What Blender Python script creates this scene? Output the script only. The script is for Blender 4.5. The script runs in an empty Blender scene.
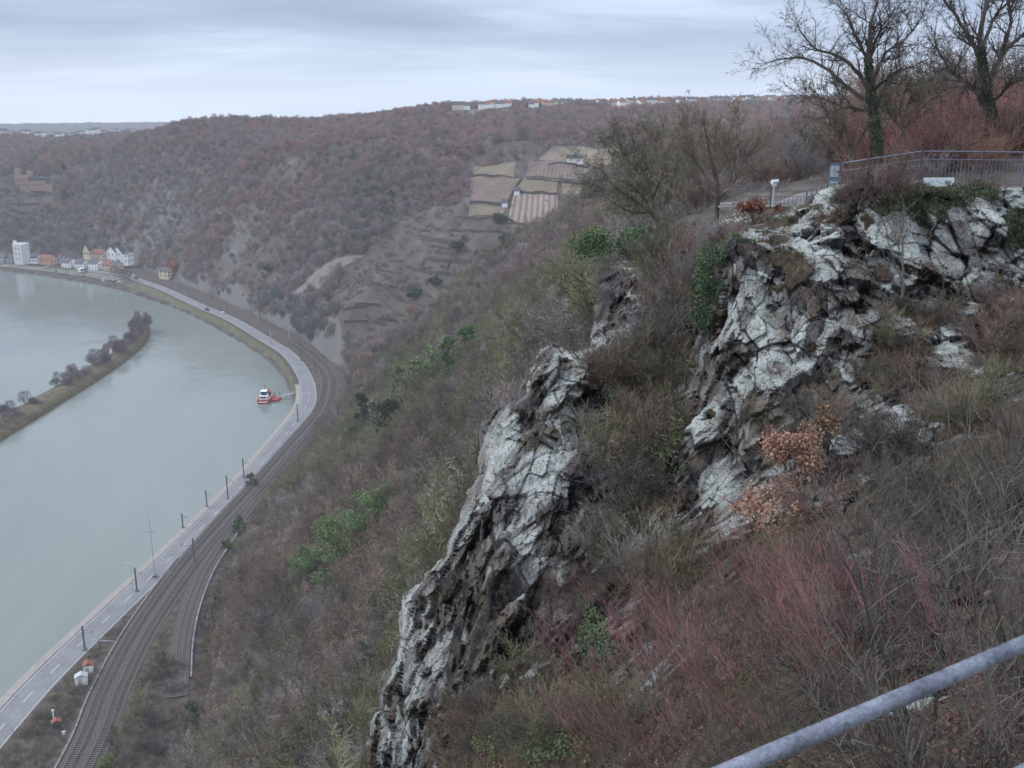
import bpy, bmesh, math, random
import numpy as np
from mathutils import Vector, Matrix

random.seed(7)
R = math.radians
S = bpy.context.scene
COL = S.collection
PI = math.pi

# ------------------------------------------------------------------ camera
CAMZ = 132.0
FPX = 1005.0
PITCH = R(15.3)
cam_d = bpy.data.cameras.new("camera")
cam = bpy.data.objects.new("camera", cam_d)
COL.objects.link(cam)
cam.location = (0, 0, CAMZ)
cam.rotation_euler = (R(90) - PITCH, 0, 0)
cam_d.sensor_width = 36
cam_d.lens = 36 * FPX / 1024
cam_d.clip_start = 0.05
cam_d.clip_end = 30000
S.camera = cam
CP, SP = math.cos(PITCH), math.sin(PITCH)


def ray(px, py):
    u = px - 512.0
    v = py - 384.0
    return np.array([u, FPX * CP - v * SP, -FPX * SP - v * CP])


def atY(px, py, Y):
    """point seen at a photo position, at forward distance Y"""
    r = ray(px, py)
    return np.array([r[0] * Y / r[1], Y, CAMZ + r[2] * Y / r[1]])


def atZ(px, py, z):
    r = ray(px, py)
    s = (z - CAMZ) / r[2]
    return np.array([r[0] * s, r[1] * s, z])


# ------------------------------------------------------------------ noise
def _h(ix, iy, iz, seed):
    h = (ix.astype(np.int64) * 374761393 + iy.astype(np.int64) * 668265263 + iz.astype(np.int64) * 2147483647 + seed * 1274126177) & 0xffffffff
    h = ((h ^ (h >> 13)) * 1274126177) & 0xffffffff
    h = ((h ^ (h >> 16)) * 2246822519) & 0xffffffff
    h = h ^ (h >> 15)
    return (h & 0xffffff).astype(np.float64) / float(0xffffff)


def vnoise(x, y, z=None, seed=0):
    x = np.asarray(x, float); y = np.asarray(y, float)
    z = np.zeros_like(x) if z is None else np.asarray(z, float)
    ix, iy, iz = np.floor(x), np.floor(y), np.floor(z)
    fx, fy, fz = x - ix, y - iy, z - iz
    fx = fx * fx * (3 - 2 * fx); fy = fy * fy * (3 - 2 * fy); fz = fz * fz * (3 - 2 * fz)
    r = 0
    for a in (0, 1):
        wx = fx if a else 1 - fx
        for b in (0, 1):
            wy = fy if b else 1 - fy
            for c in (0, 1):
                wz = fz if c else 1 - fz
                r = r + wx * wy * wz * _h(ix + a, iy + b, iz + c, seed)
    return r * 2 - 1


def fbm(x, y, z=None, oct=4, seed=0, gain=.5):
    a = 1.0; s = 0; f = 1.0
    for k in range(oct):
        s = s + a * vnoise(np.asarray(x) * f + k * 17.3, np.asarray(y) * f - k * 9.1, None if z is None else np.asarray(z) * f, seed + k)
        a *= gain; f *= 2.03
    return s


def cells(P, seed=0, jit=.9, blocky=0.0):
    """Voronoi on n x 3 points: (F1, F2, id hashes x4, vector to the cell's centre)"""
    I = np.floor(P)
    n = len(P)
    f1 = np.full(n, 9.0); f2 = np.full(n, 9.0)
    best = np.zeros((n, 3)); bid = np.zeros((n, 3))
    for dx in (-1, 0, 1):
        for dy in (-1, 0, 1):
            for dz in (-1, 0, 1):
                c = I + np.array([dx, dy, dz])
                o = np.stack([_h(c[:, 0], c[:, 1], c[:, 2], seed + q) for q in (1, 2, 3)], 1) - .5
                q = c + .5 + o * jit
                e = np.abs(P - q)
                d = np.sqrt((e ** 2).sum(1)) * (1 - blocky) + blocky * np.maximum(np.maximum(e[:, 0], e[:, 1]), e[:, 2])
                m = d < f1
                f2 = np.where(m, f1, np.minimum(f2, d))
                f1 = np.where(m, d, f1)
                best[m] = q[m]; bid[m] = c[m]
    hs = [_h(bid[:, 0], bid[:, 1], bid[:, 2], seed + 10 + q) for q in range(4)]
    return f1, f2, hs, P - best


def sstep(a, b, x):
    t = np.clip((x - a) / (b - a), 0, 1)
    return t * t * (3 - 2 * t)


def spline(P, n=200):
    """centripetal-ish Catmull-Rom through points, resampled evenly"""
    P = np.asarray(P, float)
    Q = np.vstack([2 * P[0] - P[1], P, 2 * P[-1] - P[-2]])
    out = []
    for i in range(1, len(Q) - 2):
        for t in np.linspace(0, 1, 24, endpoint=False):
            a, b, c, d = Q[i - 1:i + 3]
            out.append(.5 * ((2 * b) + (c - a) * t + (2 * a - 5 * b + 4 * c - d) * t * t + (3 * b - a - 3 * c + d) * t ** 3))
    out.append(P[-1])
    out = np.array(out)
    for _ in range(3):
        out[1:-1] = (out[:-2] + 2 * out[1:-1] + out[2:]) / 4
    L = np.concatenate([[0], np.cumsum(np.linalg.norm(np.diff(out, axis=0), axis=1))])
    s = np.linspace(0, L[-1], n)
    return np.stack([np.interp(s, L, out[:, k]) for k in range(out.shape[1])], 1)


def offset(C, d):
    """curve moved sideways by d (positive = to the right of its direction) in plan"""
    T = np.gradient(C[:, :2], axis=0)
    T /= np.linalg.norm(T, axis=1)[:, None] + 1e-9
    N = np.stack([T[:, 1], -T[:, 0]], 1)
    d = np.asarray(d, float)
    return C[:, :2] + N * (d[:, None] if d.ndim else d)


def inpoly(x, y, poly):
    poly = np.asarray(poly)
    r = np.zeros(np.shape(x), bool)
    j = len(poly) - 1
    for i in range(len(poly)):
        xi, yi = poly[i]; xj, yj = poly[j]
        c = ((yi > y) != (yj > y)) & (x < (xj - xi) * (y - yi) / (yj - yi + 1e-12) + xi)
        r ^= c
        j = i
    return r


def pdist(x, y, line):
    """distance to a polyline in plan"""
    d = np.full(np.shape(x), 1e9)
    for (ax, ay), (bx, by) in zip(line[:-1], line[1:]):
        vx, vy = bx - ax, by - ay
        t = np.clip(((x - ax) * vx + (y - ay) * vy) / (vx * vx + vy * vy + 1e-9), 0, 1)
        d = np.minimum(d, np.hypot(x - ax - t * vx, y - ay - t * vy))
    return d


# ------------------------------------------------------------------ objects
def tag(o, label=None, cat=None, group=None, kind=None):
    if label: o["label"] = label
    if cat: o["category"] = cat
    if group: o["group"] = group
    if kind: o["kind"] = kind
    return o


def mesh_np(name, V, F, mat=None, smooth=False, attrs=None):
    """mesh from numpy arrays; F is n x 3 or n x 4"""
    me = bpy.data.meshes.new(name)
    V = np.asarray(V, np.float32); F = np.asarray(F, np.int32)
    k = F.shape[1]
    me.vertices.add(len(V)); me.vertices.foreach_set("co", V.ravel())
    me.loops.add(F.size); me.loops.foreach_set("vertex_index", F.ravel())
    me.polygons.add(len(F))
    me.polygons.foreach_set("loop_start", np.arange(0, F.size, k, dtype=np.int32))
    me.polygons.foreach_set("use_smooth", np.full(len(F), smooth))
    me.update(calc_edges=True)
    if attrs:
        for a, v in attrs.items():
            v = np.asarray(v, np.float32)
            if v.ndim == 1:
                at = me.attributes.new(a, 'FLOAT', 'POINT'); at.data.foreach_set("value", v)
            else:
                at = me.attributes.new(a, 'FLOAT_COLOR', 'POINT')
                at.data.foreach_set("color", np.hstack([v, np.ones((len(v), 1), np.float32)]).ravel())
    if mat: me.materials.append(mat)
    return me


def link(name, me, parent=None, loc=None, rot=None, scale=None):
    o = bpy.data.objects.new(name, me)
    COL.objects.link(o)
    if parent is not None: o.parent = parent
    if loc is not None: o.location = loc
    if rot is not None: o.rotation_euler = rot
    if scale is not None: o.scale = (scale,) * 3 if np.isscalar(scale) else scale
    return o


class MB:
    """collects boxes, bars, prisms into one mesh"""
    def __init__(s): s.v = []; s.f = []
    def quadmesh(s, V, F):
        n = len(s.v); s.v += [tuple(map(float, p)) for p in V]; s.f += [tuple(int(i) + n for i in q) for q in F]; return s
    def box(s, c, d, rz=0, rx=0, ry=0):
        M = Matrix.Rotation(rz, 3, 'Z') @ Matrix.Rotation(ry, 3, 'Y') @ Matrix.Rotation(rx, 3, 'X')
        V = []
        for z in (-.5, .5):
            for x, y in ((-.5, -.5), (.5, -.5), (.5, .5), (-.5, .5)):
                V.append(Vector(c) + M @ Vector((x * d[0], y * d[1], z * d[2])))
        return s.quadmesh(V, [(3, 2, 1, 0), (4, 5, 6, 7), (0, 1, 5, 4), (1, 2, 6, 5), (2, 3, 7, 6), (3, 0, 4, 7)])
    def tube(s, p, q, r0, r1=None, n=8, cap=True):
        r1 = r0 if r1 is None else r1
        p = Vector(p); q = Vector(q); d = (q - p).normalized()
        a = d.orthogonal().normalized(); b = d.cross(a)
        V = []
        for c, r in ((p, r0), (q, r1)):
            for i in range(n):
                t = 2 * PI * i / n
                V.append(c + a * (r * math.cos(t)) + b * (r * math.sin(t)))
        F = [(i, (i + 1) % n, n + (i + 1) % n, n + i) for i in range(n)]
        if cap: F += [tuple(range(n - 1, -1, -1)), tuple(range(n, 2 * n))]
        return s.quadmesh(V, F)
    def path(s, pts, r, n=6):
        for a, b in zip(pts[:-1], pts[1:]): s.tube(a, b, r, n=n)
        return s
    def prism(s, prof, a, b):
        """polygon prof in (x,z) extruded along y from a to b"""
        n = len(prof)
        V = [(x, a, z) for x, z in prof] + [(x, b, z) for x, z in prof]
        F = [(i, (i + 1) % n, n + (i + 1) % n, n + i) for i in range(n)] + [tuple(range(n - 1, -1, -1)), tuple(range(n, 2 * n))]
        return s.quadmesh(V, F)
    def mesh(s, name, mat=None, smooth=False):
        me = bpy.data.meshes.new(name); me.from_pydata(s.v, [], s.f); me.update()
        if mat: me.materials.append(mat)
        if smooth: me.polygons.foreach_set("use_smooth", [True] * len(me.polygons))
        return me
    def build(s, name, mat=None, parent=None, smooth=False, **k):
        return link(name, s.mesh(name, mat, smooth), parent, **k)


def empty(name, loc=(0, 0, 0), rz=0, sc=1):
    o = bpy.data.objects.new(name, None); COL.objects.link(o)
    o.location = loc; o.rotation_euler = (0, 0, rz); o.scale = (sc,) * 3
    o.empty_display_size = .1
    return o


def copy_tree(o, parent=None):
    c = o.copy(); COL.objects.link(c)
    if parent is not None:
        c.parent = parent
    for ch in [k for k in COL.objects if k.parent == o] if parent is None or True else []:
        copy_tree(ch, c)
    return c


KIDS = {}


def copy_thing(root, kids):
    """copy of a thing and its parts; kids = [(part, [sub-parts])]"""
    c = root.copy(); COL.objects.link(c)
    for p, subs in kids:
        d = p.copy(); COL.objects.link(d); d.parent = c
        for q in subs:
            e = q.copy(); COL.objects.link(e); e.parent = d
    return c


# ------------------------------------------------------------------ materials
def new_mat(name):
    m = bpy.data.materials.new(name); m.use_nodes = True
    nt = m.node_tree; nt.nodes.clear()
    out = nt.nodes.new("ShaderNodeOutputMaterial")
    b = nt.nodes.new("ShaderNodeBsdfPrincipled")
    nt.links.new(b.outputs[0], out.inputs[0])
    b.inputs["Roughness"].default_value = .9
    b.inputs["Specular IOR Level"].default_value = .25
    return m, nt, b


class NG:
    """small node-graph helper"""
    def __init__(s, nt): s.nt = nt
    def n(s, t, **k):
        o = s.nt.nodes.new(t)
        for a, b in k.items(): setattr(o, a, b)
        return o
    def l(s, a, b): s.nt.links.new(a, b)
    def pos(s):
        if not hasattr(s, "_p"): s._p = s.n("ShaderNodeNewGeometry").outputs["Position"]
        return s._p
    def sep(s, v):
        o = s.n("ShaderNodeSeparateXYZ"); s.l(v, o.inputs[0]); return o.outputs
    def mp(s, v, scale=(1, 1, 1), rot=(0, 0, 0)):
        o = s.n("ShaderNodeMapping"); s.l(v, o.inputs[0]); o.inputs["Scale"].default_value = scale; o.inputs["Rotation"].default_value = rot; return o.outputs[0]
    def noise(s, scale, detail=4, v=None, rough=.55, dist=0):
        o = s.n("ShaderNodeTexNoise"); s.l(v if v is not None else s.pos(), o.inputs["Vector"])
        o.inputs["Scale"].default_value = scale; o.inputs["Detail"].default_value = detail
        o.inputs["Roughness"].default_value = rough; o.inputs["Distortion"].default_value = dist
        return o.outputs["Fac"]
    def vor(s, scale, v=None, feature='F1', out="Distance"):
        o = s.n("ShaderNodeTexVoronoi", feature=feature); s.l(v if v is not None else s.pos(), o.inputs["Vector"])
        o.inputs["Scale"].default_value = scale
        return o.outputs[out]
    def ramp(s, f, stops):
        o = s.n("ShaderNodeValToRGB"); s.l(f, o.inputs[0])
        e = o.color_ramp.elements
        while len(e) < len(stops): e.new(.5)
        for k, (p, c) in enumerate(stops):
            e[k].position = p
            e[k].color = (c, c, c, 1) if np.isscalar(c) else (*c, 1)
        return o.outputs[0]
    def math(s, op, a, b=None, c=None, clamp=False):
        o = s.n("ShaderNodeMath", operation=op, use_clamp=clamp)
        for i, x in enumerate((a, b, c)):
            if x is None: continue
            if isinstance(x, (int, float)): o.inputs[i].default_value = x
            else: s.l(x, o.inputs[i])
        return o.outputs[0]
    def mix(s, f, a, b, mode='MIX'):
        o = s.n("ShaderNodeMix", data_type='RGBA', blend_type=mode)
        for i, x in ((0, f), (6, a), (7, b)):
            if isinstance(x, (int, float)): o.inputs[i].default_value = x if i == 0 else (x, x, x, 1)
            elif isinstance(x, tuple): o.inputs[i].default_value = (*x, 1)
            else: s.l(x, o.inputs[i])
        return o.outputs[2]
    def attr(s, name, out="Fac"):
        return s.n("ShaderNodeAttribute", attribute_name=name).outputs[out]
    def bump(s, h, strength=.5, dist=.1):
        o = s.n("ShaderNodeBump"); s.l(h, o.inputs["Height"]); o.inputs["Strength"].default_value = strength; o.inputs["Distance"].default_value = dist
        return o.outputs[0]
    def rnd(s): return s.n("ShaderNodeObjectInfo").outputs["Random"]


def simple_mat(name, c, rough=.8, var=.25, scale=2.0, metal=0, spec=.25, c2=None):
    m, nt, b = new_mat(name); g = NG(nt)
    f = g.noise(scale, 4)
    c2 = c2 or tuple(x * (1 - var) for x in c)
    c1 = c if c2 is not None else tuple(min(1, x * (1 + var)) for x in c)
    col = g.ramp(f, [(.32, c2), (.68, c1)])
    g.l(col, b.inputs["Base Color"])
    b.inputs["Roughness"].default_value = rough; b.inputs["Metallic"].default_value = metal
    b.inputs["Specular IOR Level"].default_value = spec
    return m
# ------------------------------------------------------------------ curves of the valley floor (plan)
Rd = spline([(-110, 90), (-110, 150), (-109.5, 190), (-108.5, 210), (-105.5, 236), (-99, 289), (-94.5, 340), (-92.5, 385), (-91.5, 420), (-94, 447), (-103.8, 485),
             (-121, 529), (-142.5, 566), (-177.6, 623.6), (-210, 667), (-256.6, 733), (-286, 769), (-308, 795), (-345, 820), (-400, 848), (-480, 882), (-700, 960), (-1000, 1060)], 420)
Wt = np.array([(-116, 90), (-115.5, 150), (-115, 199), (-111, 236), (-105, 291), (-100.5, 338), (-98.3, 385), (-97.4, 420), (-99.8, 444), (-108.5, 471), (-121.8, 506),
               (-147.7, 555.7), (-176, 600), (-207, 646), (-252.6, 703), (-308, 761), (-365, 803), (-433, 844), (-600, 905), (-900, 1005), (-1000, 1035)])
Wt = spline(Wt, 420)
RA = spline([(-86, 90), (-86, 150), (-88, 182), (-91.5, 203), (-94.2, 231), (-94.4, 266), (-92.5, 300), (-89, 341), (-86, 385), (-84, 415), (-85.2, 445), (-91.5, 483), (-104, 516),
             (-124, 556), (-150.5, 600), (-191, 661), (-220.6, 702), (-251, 743), (-277, 775), (-309, 812), (-360, 845), (-430, 878), (-600, 940), (-1000, 1085)], 420)
RB = spline([(-75.5, 200), (-78.4, 210), (-82, 223), (-85.4, 239), (-88.0, 259), (-88.6, 275), (-88.2, 300), (-87.4, 320)], 120)
Lt = spline([(-66, 90), (-68, 150), (-69, 180), (-70.5, 205), (-76, 225), (-80, 243), (-82.5, 262), (-83, 300), (-81, 341), (-78, 395), (-76.5, 445), (-83, 483), (-96.5, 516),
             (-116, 556), (-143, 600), (-184, 661), (-213, 702), (-243, 743), (-268, 775), (-296, 812), (-325, 850), (-370, 882), (-430, 905), (-600, 962), (-1000, 1110)], 420)
ISL = [(-222, 120), (-220, 350), (-218, 434), (-216.5, 490), (-217, 539), (-220, 575), (-227, 612)]

# ------------------------------------------------------------------ hill control points: (photo x, photo y, forward distance)
PT = [
 # near slope under the rock
 (300, 700, 128), (350, 760, 95), (380, 640, 105), (440, 520, 110), (480, 420, 112), (560, 340, 90), (600, 300, 100), (650, 240, 62),
 (380, 600, 139), (340, 500, 229), (450, 450, 150), (400, 430, 238), (450, 400, 220), (500, 380, 170), (520, 330, 250),
 (560, 300, 200), (600, 260, 200), (560, 250, 330), (600, 230, 300), (400, 400, 316), (380, 380, 390), (260, 620, 190), (300, 560, 205),
 # its crest
 (370, 360, 432), (420, 318, 445), (455, 298, 440), (491, 268, 430), (528, 238, 415), (568, 219, 400), (605, 188, 385), (640, 180, 360),
 # slope beyond the side valley
 (350, 300, 530), (330, 265, 600), (330, 220, 635), (330, 180, 690), (330, 156, 750), (335, 135, 870),
 (400, 300, 530), (450, 250, 535), (450, 210, 590), (380, 250, 590), (420, 180, 650), (420, 150, 730), (435, 110, 1020),
 (545, 224, 545), (545, 145, 670), (500, 170, 620), (600, 150, 690), (640, 160, 640), (500, 120, 950), (500, 107, 1150), (560, 107, 1150), (600, 130, 880), (620, 106, 1150),
 (700, 125, 900), (700, 104, 1200), (780, 102, 1200), (900, 104, 1300), (1020, 102, 1300),
 (182, 129, 960), (156, 134, 985), (138, 143, 1010), (250, 140, 920), (300, 139, 920), (215, 139, 930), (200, 131, 1050), (250, 127, 1060), (300, 127, 1060), (345, 125, 1060), (395, 118, 1060), (200, 150, 890), (200, 200, 840), (200, 250, 775), (260, 160, 800), (260, 200, 745), (260, 250, 690), (300, 290, 610),
 (150, 200, 880), (150, 240, 850), (130, 150, 1000), (100, 220, 905), (100, 180, 960), (60, 200, 960), (0, 220, 940), (0, 180, 1000), (0, 240, 925),
 (100, 150, 1150), (40, 150, 1250), (0, 150, 1250), (0, 140, 1500), (60, 140, 1500), (125, 140, 1500), (-60, 140, 1500), (-60, 150, 1300), (-60, 200, 1000),
]
WP = [
 # side valley floor
 (-50, 490, 22), (0, 490, 52), (40, 480, 70), (80, 470, 85), (130, 460, 100),
 # plateau (behind the fence and to the right)
 (8.5, 60, 123), (13, 44, 127.6), (14, 38, 128.4), (18, 36, 129.2), (25, 37, 129.4), (40, 40, 129.6), (60, 60, 130), (30, 60, 129), (18, 60, 127.6), (25, 90, 128), (15, 90, 122.5), (20, 140, 119), (40, 130, 127), (80, 100, 130.5), (120, 200, 132), (60, 200, 125), (40, 260, 116),
 (90, 300, 124), (150, 150, 133), (150, 400, 124), (250, 300, 133), (300, 600, 128), (200, 550, 112), (400, 900, 130), (150, 50, 131), (80, 15, 130.5), (40, 10, 129.5),
 (-20, 60, 75), (-30, 30, 62), (-14, 42, 84), (-12, 20, 88), (-2, 54, 92), (-45, 90, 38), (5, 75, 113),
 # far plateaus
 (-800, 1500, 98), (-1200, 1700, 90), (-700, 1900, 80), (-420, 1300, 92), (0, 1700, 128), (500, 1800, 128), (1000, 1500, 128), (1500, 2500, 125), (0, 3500, 120), (-1500, 3500, 30), (-800, 2600, 60), (-4000, 5000, 60), (4000, 5000, 110), (0, 7000, 60),
 (-900, 1250, 80), (-1100, 1180, 40),
]
_toe = [np.array([p[0], p[1], 5.0]) for p in Lt[::22, :2] if p[1] > 100] + [np.array([p[0], p[1], 8.0]) for p in offset(Lt, 7)[::22] if p[1] > 100]
cp = np.array([atY(*p) for p in PT] + [np.array(p, float) for p in WP] + _toe)


def _phi(r): return r


_n = len(cp)
_A = np.zeros((_n + 3, _n + 3))
_D = np.hypot(cp[:, None, 0] - cp[None, :, 0], cp[:, None, 1] - cp[None, :, 1])
_A[:_n, :_n] = _phi(_D) + np.eye(_n) * .0
_A[:_n, _n] = 1; _A[:_n, _n + 1] = cp[:, 0] / 500; _A[:_n, _n + 2] = cp[:, 1] / 500
_A[_n:, :_n] = _A[:_n, _n:].T
# toe points hold the foot of the slope down
_w = np.linalg.lstsq(_A, np.concatenate([cp[:, 2], [0, 0, 0]]), rcond=None)[0]


def tps(x, y):
    r = _w[_n] + _w[_n + 1] * x / 500 + _w[_n + 2] * y / 500
    for k in range(_n):
        r = r + _w[k] * _phi(np.hypot(x - cp[k, 0], y - cp[k, 1]))
    return r


STRIP = np.vstack([Rd[:, :2], Lt[::-1, :2]])
RIVER = np.vstack([Wt[::2, :2], [(-6000, 2200), (-6000, -500), (-116, -500)]])
LLINE = Lt[::6, :2]


def height(x, y):
    x = np.asarray(x, float); y = np.asarray(y, float)
    r = np.hypot(x, y)
    z = tps(x, y)
    d = pdist(x, y, LLINE)
    a = sstep(60, 500, r)
    n = fbm(x / 70, y / 70, oct=4, seed=3)
    rg = 1 - np.abs(fbm((x + y * .3) / 45, (y - .3 * x) / 120, oct=3, seed=9))
    z = z + (n * (1.0 + 3.0 * a) + (rg - .6) * 5.5 * a) * sstep(5, 60, d) * sstep(25, 130, r) * (1 - .75 * sstep(98, 116, z) * a)
    z = z + fbm(x / 9, y / 9, oct=3, seed=5) * .55 * sstep(60, 140, r)
    z = 2.0 + (np.maximum(z, 5) - 2.0) * sstep(-1, 7, d)
    land_left = inpoly(x, y, np.vstack([Wt[::2, :2], Lt[::-2, :2]]))
    z = np.where(land_left, 1.5, z)
    z = np.where(inpoly(x, y, RIVER), -5.0, z)
    z = z - sstep(1500, 6000, r) * 20
    return z


height_exact = height
AZ0, AZ1, NAZ, LR0, LR1, NLR = R(-44), R(50), 760, math.log(31), math.log(9000), 620
_az = np.linspace(AZ0, AZ1, NAZ); _lr = np.linspace(LR0, LR1, NLR)
_A2, _Q2 = np.meshgrid(_az, np.exp(_lr), indexing='ij')
ZG = height_exact(np.sin(_A2) * _Q2, np.cos(_A2) * _Q2)


def height(x, y):
    """height of the built land (same grid as its mesh)"""
    x = np.asarray(x, float); y = np.asarray(y, float)
    a = (np.arctan2(x, y) - AZ0) / (AZ1 - AZ0) * (NAZ - 1); l = (np.log(np.maximum(np.hypot(x, y), 31.001)) - LR0) / (LR1 - LR0) * (NLR - 1)
    a = np.clip(a, 0, NAZ - 1.001); l = np.clip(l, 0, NLR - 1.001)
    i = a.astype(int); j = l.astype(int); fa = a - i; fl = l - j
    return (ZG[i, j] * (1 - fa) + ZG[i + 1, j] * fa) * (1 - fl) + (ZG[i, j + 1] * (1 - fa) + ZG[i + 1, j + 1] * fa) * fl


def hz(x, y): return float(height(np.array([x]), np.array([y]))[0])


def hit(px, py, y0=60.0, y1=3000.0):
    """where the line of sight meets the land"""
    r = ray(px, py)
    Y = np.exp(np.linspace(math.log(y0), math.log(y1), 900))
    X = r[0] / r[1] * Y; Z = CAMZ + r[2] / r[1] * Y
    H = np.maximum(height(X, Y), 0)
    k = np.argmax(Z < H)
    if not (Z[k] < H[k]): return None
    return np.array([X[k], Y[k], H[k]])


def build_ground():
    A, Q = _A2, _Q2
    X = np.sin(A) * Q; Y = np.cos(A) * Q; Z = ZG
    V = np.stack([X.ravel(), Y.ravel(), Z.ravel()], 1)
    na, nr = X.shape
    i = np.arange(na * nr).reshape(na, nr)
    F = np.stack([i[:-1, :-1].ravel(), i[1:, :-1].ravel(), i[1:, 1:].ravel(), i[:-1, 1:].ravel()], 1)
    F = F[:, ::-1]
    c = V[F].mean(1)
    F = F[~inpoly(c[:, 0], c[:, 1], PIT)]
    me = mesh_np("terrain", V, F, M['terrain'], smooth=True)
    tag(link("terrain", me), "steep wooded valley slopes and plateau above the river", kind="structure")


# edge of the plateau, seen from the camera's terrace (plan, from the photo)
CLIFF = np.array([atY(*p) for p in [(652, 238, 60), (690, 226, 50), (740, 212, 44), (790, 206, 40), (828, 194, 36), (862, 189, 34.6), (940, 187, 34.6), (1024, 186, 35.5), (1130, 186, 37), (1500, 187, 34.5)]])
PIT = np.array([(-10, 0), (-13, 28), (-11, 40), (-4, 52), (5, 62)] + [(p[0], p[1] + .6) for p in CLIFF] + [(44, 38), (44, 0)])


def ribbon(name, a, b, za, zb, mat, smooth=False, nsub=1):
    a = np.asarray(a)[:, :2]; b = np.asarray(b)[:, :2]
    n = len(a)
    rows = []
    for t in np.linspace(0, 1, nsub + 1):
        p = a * (1 - t) + b * t
        z = (np.asarray(za) * (1 - t) + np.asarray(zb) * t) * np.ones(n)
        rows.append(np.column_stack([p, z]))
    V = np.vstack(rows)
    i = np.arange(n * (nsub + 1)).reshape(nsub + 1, n)
    F = np.stack([i[:-1, :-1].ravel(), i[:-1, 1:].ravel(), i[1:, 1:].ravel(), i[1:, :-1].ravel()], 1)[:, ::-1]
    s = np.linspace(0, 1, n)
    L = np.concatenate([[0], np.cumsum(np.linalg.norm(np.diff(a, axis=0), axis=1))])
    return mesh_np(name, V, F, mat, smooth, {"along": np.tile(L, nsub + 1), "across": np.repeat(np.linspace(0, 1, nsub + 1), n)})
# ------------------------------------------------------------------ the rock spur: (photo x, photo y, forward distance)
CD = [
 (860, 186, 34.5), (940, 186, 34.5), (1024, 186, 35), (870, 250, 33.4), (940, 280, 32), (1010, 260, 32.5), (1100, 186, 36), (1100, 300, 30), (1100, 450, 18), (1100, 600, 9), (1100, 800, 4.2),
 (950, 340, 28.5), (860, 300, 30), (930, 300, 30.5), (1024, 330, 27), (1024, 430, 20), (1024, 550, 13), (1024, 650, 8.5), (1024, 768, 5.2), (960, 430, 23),
 (900, 450, 23), (900, 550, 16.5), (900, 650, 10.5), (900, 768, 6.2), (800, 450, 26), (800, 550, 19), (800, 650, 12.5), (800, 768, 8),
 (800, 350, 30), (860, 380, 27), (800, 290, 31), (800, 215, 36), (850, 215, 33.5), (830, 196, 35.5), (790, 207, 39), (740, 212, 43.5),
 (720, 250, 33), (725, 300, 31.5), (760, 250, 33), (760, 300, 31.6), (780, 340, 30.5), (790, 252, 33.2), (745, 232, 35.5), (730, 400, 29.5), (740, 460, 28), (715, 520, 26), (700, 600, 20), (700, 700, 13), (700, 768, 10.5),
 (690, 300, 37), (690, 400, 34), (690, 227, 50), (680, 250, 43), (650, 300, 40), (640, 350, 37.5), (645, 400, 35), (650, 480, 31.5), (640, 550, 28), (620, 620, 24), (600, 700, 19), (580, 768, 15.5),
 (612, 290, 42), (606, 325, 41), (652, 240, 59), (640, 262, 50), (625, 345, 38.5),
 (555, 350, 38), (565, 400, 35), (535, 430, 34), (500, 430, 35), (540, 500, 32.3), (500, 500, 34), (470, 540, 35), (520, 560, 31), (570, 560, 31), (590, 600, 28), (440, 600, 34.5), (415, 620, 36), (500, 620, 30),
 (450, 680, 31), (400, 700, 34), (375, 760, 35), (450, 768, 28), (520, 700, 25), (520, 768, 20), (600, 480, 33.5), (600, 400, 36), (590, 350, 38.5),
 (1350, 190, 34), (1350, 320, 24), (1350, 450, 12), (1350, 600, 6.5), (1350, 800, 3.8), (1700, 190, 30), (1700, 320, 18), (1700, 450, 9), (1700, 600, 5.5), (1700, 800, 3.4),
 (380, 820, 35), (500, 830, 18), (620, 830, 11.5), (800, 830, 6.5), (950, 830, 4.2), (1024, 830, 3.9),
]
CD = np.array(CD, float)
SIL = [(352, 835), (362, 775), (371, 735), (380, 700), (398, 660), (401, 600), (424, 578), (447, 556), (458, 522), (464, 500), (482, 470), (479, 436), (491, 414), (512, 402), (521, 399), (530, 374),
       (541, 348), (552, 340), (575, 352), (592, 346), (596, 300), (599, 280), (612, 264), (622, 259), (633, 258), (652, 240), (690, 226), (740, 212), (790, 206), (806, 204), (820, 190), (838, 184), (862, 186),
       (940, 186), (1024, 186), (1110, 186), (1802, 186)]
_rs = random.Random(12)
_S = []
for (_a, _b) in zip(SIL[:-1], SIL[1:]):
    _S.append(_a)
    if _a[0] < 600:
        _n = max(1, int(math.hypot(_b[0] - _a[0], _b[1] - _a[1]) / 7))
        for _i in range(1, _n):
            _t = _i / _n; _S.append((_a[0] + (_b[0] - _a[0]) * _t + _rs.uniform(-5.5, 3.5), _a[1] + (_b[1] - _a[1]) * _t + _rs.uniform(-2, 2)))
_S.append(SIL[-1]); SIL = _S
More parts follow.
